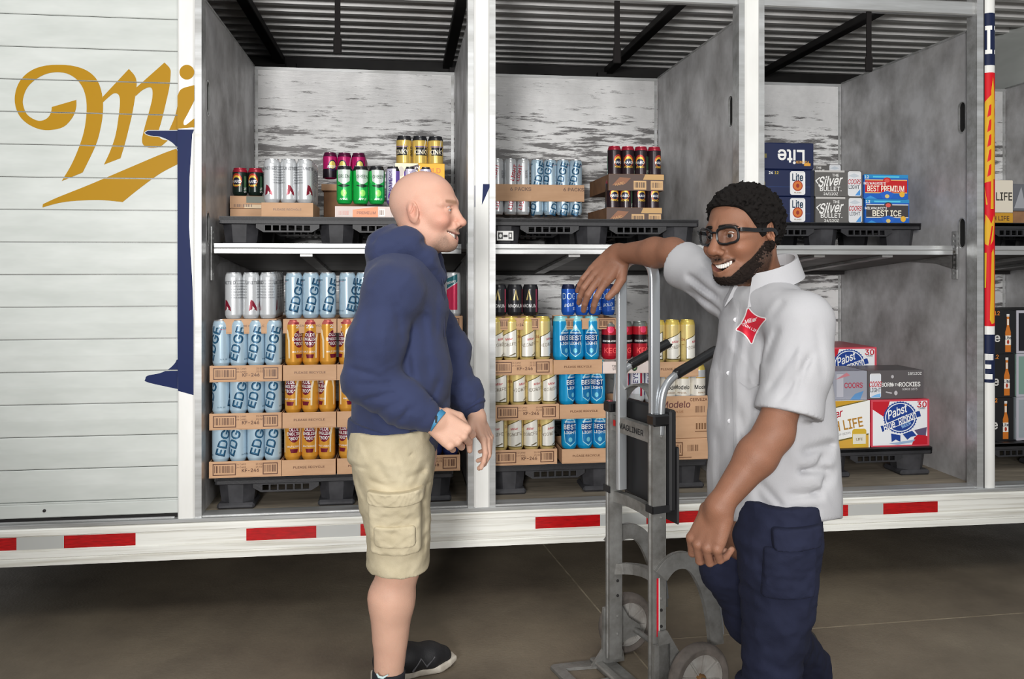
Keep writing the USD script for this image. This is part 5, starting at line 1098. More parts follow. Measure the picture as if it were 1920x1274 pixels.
def arm_piece(H, O_, R_, elbow, r0=.046, h=.0024, m=.13):
    def f(p): return sm(hand_sdf((p - O_) @ R_, H), rc(p, elbow, O_ + R_[:, 0] * .004, r0, .0265), .016)
    pts = [O_ + R_ @ np.array(x) for pts_, _ in H[1] for x in pts_] + [O_, elbow]
    lo, hi = bounds(*pts, m=.05); return nets(f, lo, hi, h)
E1n, E1f = at(692, 712, 2.34), at(838, 700, 2.72)
hd = nets(head1, *bounds(O1 + (-.14, -.125, -.2), O1 + (.15, .125, .14), m=0), .0024)
# legs: near leg straight, far leg a step back
kn, an = at(748, 1052, 2.46), at(727, 1296, 2.46)
hipn, hipf = at(738, 850, 2.46), at(752, 850, 2.62)
af = np.array((-.4, 2.73, .09)); kf_ = at(748, 1050, 2.68)
def legs1(p):
    d = chain(p, [hipn, kn, at(737, 1125, 2.465), an], [.088, .0615, .0585, .040], .03)
    d = sm(d, rc(p, at(762, 1052, 2.46), at(758, 1082, 2.46), .03, .02), .03)
    d = sm(d, rc(p, at(727, 1120, 2.465), at(729, 1190, 2.465), .05, .032), .04)
    e = chain(p, [hipf, kf_, (kf_ + af) / 2 + (-.012, 0, .06), af], [.088, .056, .057, .04], .02)
    d = np.minimum(d, e); return sm(d, rc(p, (hipn + hipf) / 2, at(760, 620, Y1), .12, .1), .05)
lg = nets(legs1, *bounds(an, hipn, af, kf_, at(760, 560, Y1), m=.125), .005)
(vv, fv), cc = skin_union([hd, arm_piece(Hn, W1n, Rn, E1n), arm_piece(Hf, W1f, Rf, E1f), lg], col1)
p1('body', (vv, fv), SKIN, True, cc)
add_eyes(man1, O1 - np.array((*B1, 0)), R1, S1, (1, .1, .05), (.16, .2, .24)); add_teeth(man1, O1 - np.array((*B1, 0)), R1, S1)
# hoodie
yt = math.radians(4)
rows = [row(py, a, b, Y1, 1.32, yt) for py, a, b in ((520, 706, 812), (560, 690, 826), (620, 676, 834), (700, 668, 846), (760, 664, 842), (800, 660, 828), (822, 662, 816), (850, 662, 812))]
sh_n, sh_f = at(738, 540, 2.375), at(770, 540, 2.67)
def hoodie(p):
    d = loft(p, rows, yt, 2.3, .03)
    d = sm(d, rc(p, sh_n + (.01, .05, .0), sh_f + (0, -.05, .0), .068, .068), .06); d = sm(d, rc(p, at(772, 505, Y1), at(768, 560, Y1), .075, .11), .05); d = sm(d, rc(p, at(742, 508, 2.47), sh_n + (.005, -.01, -.01), .082, .078), .05)
    e = chain(p, [at(752, 520, 2.42), sh_n + (.0, -.015, -.01), at(706, 640, 2.315), E1n + (.002, -.02, 0), at(757, 757, 2.315), at(796, 779, 2.32)], [.06, .076, .072, .064, .056, .043], .04)
    e = wr(p, e, .005, np.array(((4, 0, 11), (0, 5, 0), (12, 0, -6.))), 11)
    for k in range(4): e = crease(p, e, at(655 + 6 * k, 700 + 15 * k, 2.24), at(742 - 8 * k, 706 + 16 * k, 2.24), .007, .011)
    for k in range(3): e = crease(p, e, at(772 + 14 * k, 742 + 10 * k, 2.25), at(752 + 14 * k, 806 + 4 * k, 2.26), .005, .008)
    g = chain(p, [sh_f, at(838, 660, 2.74), E1f, at(870, 736, 2.72), at(882, 762, 2.71)], [.08, .072, .064, .054, .043], .03)
    g = wr(p, g, .006, np.array(((8, 0, 16), (0, 8, 0), (16, 0, -8.))), 12)
    d = wr(p, d, .006, np.array(((9, 0, 3), (0, 6, 0), (5, 0, 7.))), 13)
    for k in range(3): d = crease(p, d, at(700 + 30 * k, 770 + 6 * k, 2.36), at(770 + 16 * k, 812, 2.36), .006, .012)
    e = folds(p, e, [(652, 690, 720, 712, .007, .009), (660, 722, 742, 720, .008, .008), (676, 752, 752, 735, .007, .008), (700, 778, 764, 748, .006, .008), (735, 800, 780, 760, .005, .007), (690, 560, 676, 680, .005, .014), (742, 560, 752, 650, .006, .012), (722, 600, 716, 690, -.004, .014), (770, 760, 778, 812, .004, .006), (672, 700, 640, 760, .004, .01)], 2.42)
    d = folds(p, d, [(760, 610, 770, 790, .008, .012), (790, 560, 806, 720, .005, .014), (828, 700, 790, 800, .006, .011), (842, 740, 808, 800, .006, .01), (700, 790, 760, 760, .006, .012), (820, 540, 816, 640, .004, .01), (775, 660, 800, 790, -.005, .014)], 2.5)
    d = sm(d, e, .012); d = sm(d, g, .02)
    # waist gathers
    d = smx(d, (EYE - (818 - HOR) * Y1 / F) - p[..., 2] - (p[..., 0] - at(740, 800, Y1)[0]) * .2, .006)
    return smx(d, (p[..., 2] - (EYE - (468 - HOR) * Y1 / F)), .02)
hp_ = nets(hoodie, *bounds(at(640, 470, 2.2), at(910, 840, 2.8), m=.03), .0058)
p1('hoodie', hp_, navyc)
zt_, zb_ = EYE - (796 - HOR) * Y1 / F, EYE - (826 - HOR) * Y1 / F
def tilt(p): return p[..., 2] + (p[..., 0] - at(740, 800, Y1)[0]) * .20
rows_w = [(z - .0, x, y, ra + .004, rb + .004) for z, x, y, ra, rb in [row(py, a, b, Y1, 1.32, yt) for py, a, b in ((760, 656, 838), (800, 652, 828), (860, 656, 812))]]
def waistband(p):
    d = loft(p, rows_w, yt, 2.3, .004); return smx(smx(d, tilt(p) - (zt_ + .012), .006), (zb_ - .004) - tilt(p), .006)
p1('rib_waistband', nets(waistband, *bounds(at(640, 760, 2.25), at(845, 866, 2.8), m=.02), .0055), navyr)
for W_, E_, r in ((W1n, at(757, 757, 2.325), .049), (W1f, at(872, 740, 2.72), .048)):
    dr = nrm(W_ - E_); p1('rib_cuff', nets(lambda p: smx(smx(rc(p, W_ - dr * .1, W_ + dr * .1, r + .002, r - .002), -((p - W_) @ dr) - .066, .006), ((p - W_) @ dr) + .022, .006), *bounds(W_, m=.09), .0045), navyr)
def hood(p):
    a = math.radians(28); Rh = np.array(((math.cos(a), 0, -math.sin(a)), (0, 1, 0), (math.sin(a), 0, math.cos(a))))
    d = sm(el(p, at(738, 458, Y1), (.078, .115, .056), Rh), el(p, at(728, 484, Y1), (.062, .115, .045), Rh), .03)
    for s in (-1, 1):
        d = sm(d, chain(p, [at(728, 468, Y1) + (0, .08 * s, 0), at(772, 458, Y1) + (0, .09 * s, 0), at(802, 488, Y1) + (0, .066 * s, 0), at(824, 522, Y1) + (0, .026 * s, 0)], [.05, .036, .03, .02], .03), .03)
    d = smx(d, -rc(p, at(790, 420, Y1), at(768, 480, Y1), .082, .066), .02)
    d = wr(p, d, .006, np.array(((10, 0, 8), (0, 9, 0), (-8, 0, 14.))), 21)
    return crease(p, d, at(700, 452, 2.4), at(800, 455, 2.42), .006, .012)
p1('hood', nets(hood, *bounds(at(660, 395, 2.3), at(850, 560, 2.74), m=.03), .005), navyc)
p1('drawstring', tube([at(826, 505, 2.475), at(832, 540, 2.472), at(833, 585, 2.47), at(834, 632, 2.468)], .0024, 8), mat('drawstring', srgb(36, 40, 64), .8))
# wristband
wn = nets(lambda p: np.abs(rc(p, W1n - fx * .05, W1n + fx * .05, .0305, .0305)) - .0016 if False else smx(np.abs(rc(p, W1n - fx * .06, W1n + fx * .06, .0318, .0318)) - .0022, np.abs((p - W1n) @ fx - .012) - .0085, .001), *bounds(W1n, m=.06), .0014)
p1('wristband', wn, bandm); cp = at(818, 781, 2.28); p1('wristband_clasp', moved(bx(-.003, .003, -.004, .004, -.01, .01, .001), W1n + fx * .012 + Rn[:, 2] * .0322), bowm)
# shorts
yl = math.radians(2)
rows_n = [row(py, a, b, 2.46, 1.15, yl) for py, a, b in ((800, 660, 812), (850, 656, 813), (900, 668, 808), (950, 679, 805), (1000, 687, 803), (1040, 691, 802), (1060, 692, 802))]
rows_f = [row(py, a, b, 2.62, 1.15, yl) for py, a, b in ((810, 666, 812), (850, 668, 816), (950, 690, 800), (1040, 694, 794))]
def shorts(p):
    hem = EYE - (1058 - HOR) * 2.46 / F
    d = loft(p, rows_n, yl, 2.2, .006); d = sm(d, loft(p, rows_f, yl, 2.2, .006), .02)
    d = wr(p, d, .005, np.array(((9, 4, 5), (0, 6, 0), (-4, 0, 6.))), 31)
    d = wr(p, d, .002, np.array(((22, 0, 20), (0, 12, 0), (-14, 0, 22.))), 32)
    for a, b in (((728, 862), (756, 850)), ((735, 880), (772, 852)), ((742, 870), (720, 852))): d = crease(p, d, at(*a, 2.34), at(*b, 2.34), .004, .006)
    d = crease(p, d, at(688, 1044, 2.35), at(806, 1044, 2.35), .0016, .003); d = crease(p, d, at(730, 850, 2.33), at(745, 930, 2.33), .002, .004)
    d = folds(p, d, [(655, 860, 690, 950, .005, .01), (700, 860, 740, 925, .004, .012), (800, 870, 770, 920, .005, .01), (806, 900, 784, 935, .005, .008), (690, 900, 730, 915, .004, .007), (735, 840, 760, 900, .003, .006), (760, 900, 800, 880, .004, .007), (700, 1050, 790, 1050, .0015, .003), (680, 960, 694, 1040, .005, .01), (796, 950, 794, 1040, .004, .009), (652, 872, 690, 880, .003, .004)], 2.5)
    inner = sm(rc(p, kn + (0, 0, .06), kn - (0, 0, .1), .072, .066), rc(p, kf_ + (0, 0, .06), kf_ - (0, 0, .1), .066, .06), .001)
    return smx(d, -inner, .004)
p1('cargo_shorts', nets(shorts, *bounds(at(640, 800, 2.28), at(830, 1065, 2.82), m=.03), .0052), khaki)
def pocket(x0, x1, y0, y1, th, seed, curve=0.0):
    def f(p):
        q = p; t = F / 2.345; px = 960 + p[..., 0] * t; py = HOR + (EYE - p[..., 2]) * t
        cx_, cy_ = (x0 + x1) / 2, (y0 + y1) / 2; bxd = np.maximum(np.abs(px - cx_) - (x1 - x0) / 2 + 8, 0) ** 2 + np.maximum(np.abs(py - cy_ - curve * ((px - cx_) / 50) ** 2) - (y1 - y0) / 2 + 8, 0) ** 2
        b = (np.sqrt(bxd) - 8) / t
        d = shorts(p) - th; d = wr(p, d, .003, np.array(((16, 0, 14), (0, 10, 0), (-12, 0, 18.))), seed)
        return smx(smx(d, b, .006), p[..., 1] - 2.455, .001)
    return nets(f, *bounds(at(x0 - 10, y0 - 10, 2.3), at(x1 + 10, y1 + 16, 2.46), m=.01), .004)
p1('cargo_pocket', pocket(692, 788, 938, 1042, .016, 41, -4), khaki)
p1('pocket_flap', pocket(690, 794, 920, 946, .024, 42, -5), khaki)
p1('pocket_pouch', pocket(702, 780, 985, 1026, .023, 43, -3), khaki)
# socks and trainers
def shoe(heel, toe, label=None):
    h, t = np.array((*heel, 0.0)), np.array((*toe, 0.0)); f = nrm(t - h); L = np.linalg.norm(t - h); R_ = np.stack([f, np.cross((0, 0, 1), f), (0, 0, 1.0)], 1)
    def up(p):
        q = (p - h) @ R_; d = chain(q, [(.045, 0, .06), (.12, 0, .058), (.2, .0, .045), (L - .05, 0, .036)], [.043, .046, .044, .034], .02)
        d = sm(d, rc(q, (.05, 0, .08), (.06, 0, .1), .042, .04), .02); d = smx(d, -rc(q, (.052, 0, .1), (.05, 0, .16), .034, .04), .006); return smx(d, .018 - q[..., 2], .004)
    def so(p):
        q = (p - h) @ R_; w = np.interp(q[..., 0], [0, .04, .1, .15, .22, L - .03, L], [.026, .036, .036, .035, .047, .036, .02]); e = np.maximum(np.abs(q[..., 1]) - w, np.abs(q[..., 0] - L / 2) - L / 2)
        top = np.interp(q[..., 0], [0, .1, .2, L], [.036, .03, .025, .034]); return smx(smx(e, q[..., 2] - top, .008), .001 - q[..., 2] + np.clip(q[..., 0] - L + .06, 0, 1) * .25, .006)
    lo, hi = bounds(h, t, m=.07); hi[2] = .17; lo[2] = -.01
    s = p1('shoe', nets(up, lo, hi, .004), shoem, label=label); p1('sole', nets(so, lo, hi, .004), solem, parent=s)
    for k in range(4):
        a = h + R_ @ np.array((.105 + k * .022, -.03, .085 - k * .007)); b = h + R_ @ np.array((.105 + k * .022, .03, .085 - k * .007)); m_ = (a + b) / 2 + (0, 0, .022); p1('lace', tube(fine(np.array([a, m_, b]), 4), .0028, 8), mat('black_lace', srgb(20, 20, 22), .8), parent=s)
    for sd in (-1, 1):
        P_ = [h + R_ @ np.array(x) for x in ((.12, sd * .047, .03), (.15, sd * .046, .065), (.17, sd * .046, .035), (.2, sd * .044, .06))]; p1('side_overlay', tube(P_, .004, 8), mat('grey_overlay', srgb(78, 78, 82), .5), parent=s)
ndir = nrm((at(852, 1300, 2.46) - at(700, 1300, 2.46)) * (1, 1, 0) + (0, .03, 0))[:2]
hl = an[:2] - ndir * .055; shoe(hl, hl + ndir * .3)
fd = nrm((.19, .11, 0))[:2]; tf = np.array((-.197, 2.855)); shoe(tf - fd * .295, tf)
for A_, K_ in ((an, at(733, 1200, 2.463)), (af, (kf_ + af) / 2)):
    dr = nrm(K_ - A_); p1('sock', nets(lambda p: smx(rc(p, A_ - dr * .06, K_, .0445, .052 if A_ is an else .05), ((p - A_) @ dr) - .062 - (.05 if A_ is af else 0), .004), *bounds(A_, A_ + dr * .1, m=.075), .0045), sockm)
tk = [at(x, y, 2.405) for x, y in ((706, 1264), (710, 1270), (718, 1272), (728, 1266))]; p1('sock_mark', tube(tk, [.002, .004, .004, .0015], 8), mat('pale_mark', srgb(190, 214, 216), .6))
# ================================================================ man with glasses leaning on the hand truck
shirtm = mat('grey_work_shirt', srgb(174, 174, 177), .85, dark=srgb(164, 164, 168), scale=6, bump=.0004, bscale=800)
pantm = mat('navy_work_trousers', srgb(36, 40, 62), .9, dark=srgb(26, 29, 46), spec=.2, scale=6, bump=.0005, bscale=600)
hairm = mat('black_curls', srgb(20, 17, 16), .85, spec=.15, bump=.0012, bscale=260)
framem = mat('black_spectacles', srgb(14, 14, 16), .25, coat=.3)
Y2 = 2.2
B2 = (at(1450, 900, Y2)[0], Y2)
man2 = thing('person', 'man in glasses, grey short-sleeved shirt and navy trousers leaning on the hand truck', 'person', (*B2, 0), 0)
def p2(name, m, material, smooth=True, cols=None, label=None, parent=None): return put(parent or man2, name, local(B2, m) if cols is not None else trimesh.Trimesh(*local(B2, m), process=False), material, smooth, cols, label)
ya2 = math.radians(180 + 34)
R2 = frame_of((math.cos(ya2), math.sin(ya2), -.05), (-.05, 0, 1)); S2 = 1.06; O2 = at(1394, 441, Y2)
dk = (.225, .105, .063)
o2 = dict(skin=dk, red=(.30, .125, .07), lips=(.27, .105, .085), brow=(.02, .012, .01), brow_w=.5, beard=(.045, .026, .019), beard_z=[-.03, -.02, -.012, -.026, -.052, -.066, -.082, -.094, -.097], beard_w=1.0, moustache=.75, beard_x=-.018, cheek=1.1, nose=1.28, lip=1.3, mouth=.0102, eye=.0042, flare=40)
def neck2(q): return rc(q, (-.02, 0, -.05), (-.065, 0, -.19), .060, .070)
def head2(p):
    q = (p - O2) @ R2 / S2; d = head_sdf(q, o2)
    return sm(d, neck2(q), .03) * S2
def col2(v):
    q = (v - O2) @ R2 / S2; c = head_color(q, o2); far = (q[:, 2] < -.15) | (np.linalg.norm(q - (-.01, 0, 0), axis=1) > .165)
    n = meshkit.fbm(v * 30, 3, 18)[:, None]; body = np.array((.225, .103, .062)) * (.85 + .3 * n); c[far] = body[far]
    for H, Oh, Rh in hands2:
        qh = (v - Oh) @ Rh; near = (np.linalg.norm(qh - (.07, 0, -.02), axis=1) < .17)
        w = (near * np.clip(1 - qh[:, 2] / .012 - .2, 0, 1) * np.clip((qh[:, 0] - .02) / .03, 0, 1) * .25)[:, None]; c = c * (1 - w) + np.array((.42, .22, .15)) * w
        for nv_, r in H[2]:
            w = np.clip(1 - np.linalg.norm(qh - nv_, axis=1) / r, 0, 1)[:, None] ** .5 * .7; c = c * (1 - w) + np.array((.52, .33, .25)) * w
        for pts, rs in H[1][:4]:
            for j in (0, 1, 2):
                w = (np.exp(-(np.linalg.norm(qh - pts[j], axis=1) / .010) ** 2) * .4)[:, None]; c = c * (1 - w) + np.array((.17, .075, .05)) * w
    return c
def hframe(x, zhint, thumb_dir):
    x = nrm(x); z = np.asarray(zhint, float); z = nrm(z - x * (z @ x)); y = np.cross(z, x)
    R_ = np.stack([x, y, z], 1)
    return R_ if y @ np.asarray(thumb_dir, float) > 0 else R_ @ np.diag((1, -1, 1))
# near (left) arm hangs down with fingers half closed; far (right) forearm lies over the loop handle, hand drooping
S2n, E2n, W2n = at(1502, 606, 2.03), at(1452, 812, 1.96), at(1347, 950, 1.93)
S2f, E2f, W2f = at(1362, 540, 2.34), at(1262, 474, 2.53), at(1160, 474, 2.72)
Rn2 = hframe(at(1322, 1008, 1.93) - W2n, (-.75, -.62, .1), (-.55, .8, .1))
H2n = hand_parts([(.75, .95, .5), (.8, 1.05, .6), (.85, 1.1, .6), (.9, 1.1, .6)], .03, ((.02, .028, -.012), (.048, .04, -.03), (.074, .034, -.046), (.096, .022, -.058)), 1.12)
Rf2 = hframe(at(1116, 520, 2.70) - W2f, (-.45, -.86, .35), (.8, .1, -.4))
H2f = hand_parts([(.35, .45, .2), (.3, .5, .25), (.3, .45, .25), (.25, .4, .2)], .05, ((.02, .03, -.010), (.050, .052, -.018), (.082, .058, -.022), (.11, .056, -.026)), 1.22)
hands2 = [(H2n, W2n, Rn2), (H2f, W2f, Rf2)]
def arm2(H, O_, R_, E_, S_0, mus, h=.0026):
    def f(p):
        d = chain(p, [S_0 - (0, 0, .03), E_, E_ + (O_ - E_) * .32, O_ + R_[:, 0] * .002], [.045, .043, .0455, .0275], .02)
        return sm(hand_sdf((p - O_) @ R_, H), d, .016)
    up = E_ + (S_0 - E_) * .55
    pts = [O_ + R_ @ np.array(x) for pts_, _ in H[1] for x in pts_] + [O_, E_, up]
    return nets(f, *bounds(*pts, m=.062), h)
hd2 = nets(head2, *bounds(O2 + (-.155, -.155, -.24), O2 + (.17, .155, .15), m=0), .0025)
hip_n, hip_f = at(1452, 990, 2.13), at(1385, 985, 2.33)
kn2, an2 = at(1446, 1210, 2.10), np.array((.665, 2.13, .09))
kf2, af2 = at(1418, 1156, 2.44), np.array((.95, 2.70, .09))
def torso2(p):
    d = chain(p, [hip_n, kn2, an2], [.09, .06, .042], .02); d = np.minimum(d, chain(p, [hip_f, kf2, af2], [.09, .06, .042], .02))
    d = sm(d, rc(p, (hip_n + hip_f) / 2, at(1448, 640, Y2 + .02), .10, .09), .05); d = sm(d, rc(p, S2n, S2f, .055, .055), .05)
    d = sm(d, chain(p, [S2n, E2n + (S2n - E2n) * .4], [.05, .045], .02), .03); d = sm(d, chain(p, [S2f, E2f + (S2f - E2f) * .4], [.05, .045], .02), .03)
    return sm(d, rc(p, at(1440, 545, Y2), at(1442, 600, Y2), .066, .07), .04)
tr2 = nets(torso2, *bounds(hip_n, hip_f, an2, af2, kn2, kf2, S2n, S2f, m=.13), .0065)
(vv, fv), cc = skin_union([hd2, tr2, arm2(H2n, W2n, Rn2, E2n, S2n, 0), arm2(H2f, W2f, Rf2, E2f, S2f, 0)], col2)
p2('body', (vv, fv), SKIN, True, cc)
O2l = O2 - np.array((*B2, 0))
add_eyes(man2, O2l, R2, S2, (1, .1, -.05), (.045, .02, .012)); add_teeth(man2, O2l, R2, S2)
# hair: a cap of tight curls with a clean front line, trimmed round the ear
def hair(p):
    q = (p - O2) @ R2 / S2; d = el(q, (-.01, 0, .034), (.105, .081, .092)) - .004
    m = np.abs(d) < .03
    n = meshkit.noise(q[m] * 110, 7) + .6 * meshkit.noise(q[m] * 210, 9); d[m] -= (n - .75) * .014
    zl = np.interp(q[:, 0], [-.11, -.07, -.045, -.03, -.02, -.008, .004, .014, .026, .036, .046, .056, .066, .08, .1], [-.07, -.066, -.05, -.035, .02, .03, .02, -.012, .0, .016, .036, .056, .066, .072, .074])
    g = (zl - q[:, 2]) * .7; return smx(d, g, .005) * S2
p2('hair', nets(hair, *bounds(O2 + (-.15, -.15, -.1), O2 + (.16, .15, .16), m=0), .0026), hairm, 40)
# short beard along the jaw and two brows, as hair of their own
def beard(p):
    q = (p - O2) @ R2 / S2; d = head_sdf(q, o2) - .0016; m = np.abs(d) < .02
    n = meshkit.noise(q[m] * 330, 14); d[m] -= (n - .5) * .006
    zb = np.interp(q[:, 0], [-.03, -.012, .006, .02, .045, .06, .075, .085, .12], o2['beard_z']); y2 = q.copy(); y2[:, 1] = np.abs(q[:, 1]); y2[:, 2] = q[:, 2] - 14 * q[:, 1] ** 2
    g = np.maximum(np.maximum(q[:, 2] - zb + .004, -.012 - q[:, 0]), -.128 - q[:, 2]); g[m] += (n - .5) * .007
    lipd = rc(y2, (.062, .036, -.0765), (.096, 0, -.078), .005, .014) - .003
    g = np.minimum(g, np.maximum(rc(y2, (.072, .036, -.068), (.1, .004, -.0575), .0045, .0035), .0 - lipd * 0 - .02)); g = np.maximum(g, -lipd)
    ear_ = el(y2 * (1, 1, 1), (-.006, .085, -.006), (.024, .02, .034)); g = np.maximum(g, -ear_)
    return smx(d, g, .003) * S2
p2('beard', nets(beard, *bounds(O2 + (-.14, -.14, -.16), O2 + (.15, .14, .02), m=0), .0022), mat('short_beard', srgb(30, 23, 20), .9, spec=.15), 40)
for s in (-1, 1):
    def brow(p):
        q = (p - O2) @ R2 / S2; q = q * (1, s, 1); d = head_sdf(q, o2) - .0022; d = d - (meshkit.noise(q * 500, 3) - .5) * .003; return smx(d, np.minimum(rc(q, (.098, .013, .0215), (.092, .032, .0245), .0042, .0036), rc(q, (.092, .032, .0245), (.076, .052, .0195), .0036, .002)), .001) * S2
    e_ = O2 + R2 @ (np.array((.088, s * .032, .024)) * S2); p2('eyebrow', nets(brow, *bounds(e_, m=.04), .002), hairm, 40)
# spectacles
gm = []
def hpt(x, y, z): return O2 + R2 @ (np.array((x, y, z)) * S2)
def lens(y0):
    th = np.linspace(0, 2 * math.pi, 41); sx, sz = .0262, .0192
    c = np.sign(np.cos(th)) * np.abs(np.cos(th)) ** .62; s = np.sign(np.sin(th)) * np.abs(np.sin(th)) ** .62
    y = y0 + sx * c; z = .0005 + sz * s - .002 * (np.cos(th) * np.sign(y0) < 0); x = .1055 - 5 * y * y * .9
    return np.array([hpt(a, b, c_) for a, b, c_ in zip(x, y, z)])
fr = [tube(lens(s * .0345), .0034, 8, caps=False) for s in (-1, 1)]
for s in (-1, 1): L_ = lens(s * .0345); up = L_[2:19]; fr.append(tube(up + R2 @ np.array((0, 0, .0012)), .0033, 8))
fr.append(tube(fine(np.array([hpt(.105, -.0095, .007), hpt(.108, 0, .009), hpt(.105, .0095, .007)]), 4), .0028, 8))
gl = p2('spectacles', cat(fr), framem, 40, label='black-rimmed spectacles')
for s in (-1, 1):
    P_ = fine(np.array([hpt(.088, s * .062, .011), hpt(.074, s * .0735, .011), hpt(.03, s * .0795, .008), (hpt(-.005, s * .083, .008)), hpt(-.022, s * .083, -.006)]), 5)
    p2('temple_arm', sweep([(-.002, -.005), (.002, -.005), (.002, .005), (-.002, .005)], P_, R2[:, 1]), framem, False, parent=gl)
lensm = usdkit.material(stage, '/World/Looks/clear_lens', {'t': ('transparent_bsdf', {'color': (.96, .96, .96)}), 'g': ('glossy_bsdf', {'roughness': .02}), 'f': ('fresnel', {'IOR': 1.45}), 'm': ('mix_closure', {})}, [('f.fac', 'm.fac'), ('t.BSDF', 'm.closure1'), ('g.BSDF', 'm.closure2')], surface='m.closure')
for s in (-1, 1):
    L_ = lens(s * .0345)[:-1]; c_ = L_.mean(0); p2('lens', (np.vstack([L_, c_]), np.array([(i, (i + 1) % 40, 40) for i in range(40)])), lensm, False, parent=gl) if False else p2('lens', trimesh.Trimesh(np.vstack([L_, c_]), [(i, (i + 1) % 40, 40) for i in range(40)], process=False), lensm, False, parent=gl)
# shirt
yt2 = math.radians(180 + 28)
rows2 = [row(py, a + 20, b - 24, Y2, 1.36, yt2) for py, a, b in ((568, 1366, 1524), (600, 1346, 1540), (700, 1328, 1556), (800, 1325, 1566), (900, 1324, 1572), (960, 1326, 1572), (1000, 1332, 1570))]
Eh, Ef = at(1478, 775, 1.99), at(1279, 496, 2.485)
def shirt(p):
    d = loft(p, rows2, yt2, 2.35, .03)
    d = sm(d, rc(p, S2n + (-.02, .03, .01), S2f + (.02, -.03, .01), .058, .058), .05); d = sm(d, rc(p, at(1448, 553, Y2), S2n + (-.02, .02, .0), .064, .060), .03); d = sm(d, rc(p, at(1434, 562, Y2), S2f + (.02, -.02, .0), .06, .054), .03)
    zh = EYE - (np.interp(960 + p[..., 0] / p[..., 1] * F, [1320, 1365, 1460, 1570], [960, 976, 993, 974]) - HOR) * p[..., 1] / F
    for k, (a, b) in enumerate((((1348, 640), (1372, 820)), ((1362, 700), (1400, 860)), ((1385, 700), (1420, 830)), ((1340, 760), (1352, 900)), ((1560, 850), (1500, 880)), ((1566, 890), (1490, 940)), ((1420, 940), (1480, 985)), ((1372, 900), (1386, 960)))): d = crease(p, d, at(*a, 2.05), at(*b, 2.05), .009, .014)
    d = wr(p, d, .006, np.array(((8, 0, 2.2), (0, 6, 0), (2, 0, 4.))), 51)
    f = nrm((math.cos(yt2), math.sin(yt2), 0)); l = np.array((-f[1], f[0], 0)); q = p - np.array((at(1440, 0, Y2)[0], Y2, 0))
    d = folds(p, d, [(1392, 575, 1372, 700, .006, .010), (1405, 600, 1400, 760, .006, .012), (1420, 690, 1395, 860, .009, .012), (1440, 700, 1420, 800, .008, .011), (1350, 620, 1352, 800, .005, .012), (1345, 800, 1350, 950, .006, .013), (1400, 860, 1440, 980, .006, .014), (1500, 850, 1568, 830, .010, .012), (1490, 885, 1560, 880, .010, .012), (1470, 930, 1550, 925, .008, .013), (1420, 900, 1470, 955, .007, .010), (1480, 960, 1540, 955, .005, .01), (1376, 640, 1386, 860, -.005, .012), (1385, 760, 1405, 900, .006, .01)], 2.35)
    # near sleeve
    dr = nrm(Eh - S2n); e = chain(p, [S2n, (S2n + Eh) / 2 + (.006, 0, 0), Eh, Eh + dr * .06], [.080, .078, .073, .072], .03); 
    e = smx(e, (p - Eh) @ nrm(dr + (.0, 0, .16)) - .004, .003)
    e = folds(p, e, [(1436, 740, 1500, 640, .005, .009), (1456, 760, 1530, 655, .006, .009), (1486, 770, 1520, 660, .006, .008), (1432, 690, 1460, 610, .008, .010), (1440, 600, 1470, 560, .006, .01), (1530, 600, 1545, 720, .004, .01), (1500, 640, 1490, 770, -.004, .01)], 2.1)
    # far sleeve
    df = nrm(Ef - S2f); g = chain(p, [S2f + (.02, -.02, -.01), S2f, Ef, Ef + df * .06], [.082, .078, .064, .062], .03)
    g = smx(g, (p - Ef) @ df - .004, .003)
    for a, b in (((1292, 520), (1350, 560)), ((1290, 545), (1360, 590)), ((1330, 500), (1368, 570)), ((1352, 505), (1380, 580))): g = crease(p, g, at(*a, 2.37), at(*b, 2.26), .009, .010)
    g = folds(p, g, [(1290, 515, 1350, 560, .008, .009), (1284, 540, 1340, 575, .008, .008), (1310, 490, 1362, 545, .007, .009), (1330, 475, 1372, 520, .006, .008)], 2.6)
    d = smx(d, zh - p[..., 2], .004)
    d = sm(d, g, .025); d = sm(d, e, .014)
    # openings: neck, sleeves, hem
    d = smx(d, -rc(p, at(1437, 480, Y2 - .0), at(1436, 532, Y2), .070, .068), .004)
    d = smx(d, -rc(p, Eh - dr * .02, Eh + dr * .1, .053, .066), .003); d = smx(d, -rc(p, Ef - df * .02, Ef + df * .1, .047, .057), .003)
    return d
p2('work_shirt', nets(shirt, *bounds(at(1270, 440, 1.86), at(1590, 1000, 2.52), at(1270, 480, 2.6), m=.03), .0052), shirtm)
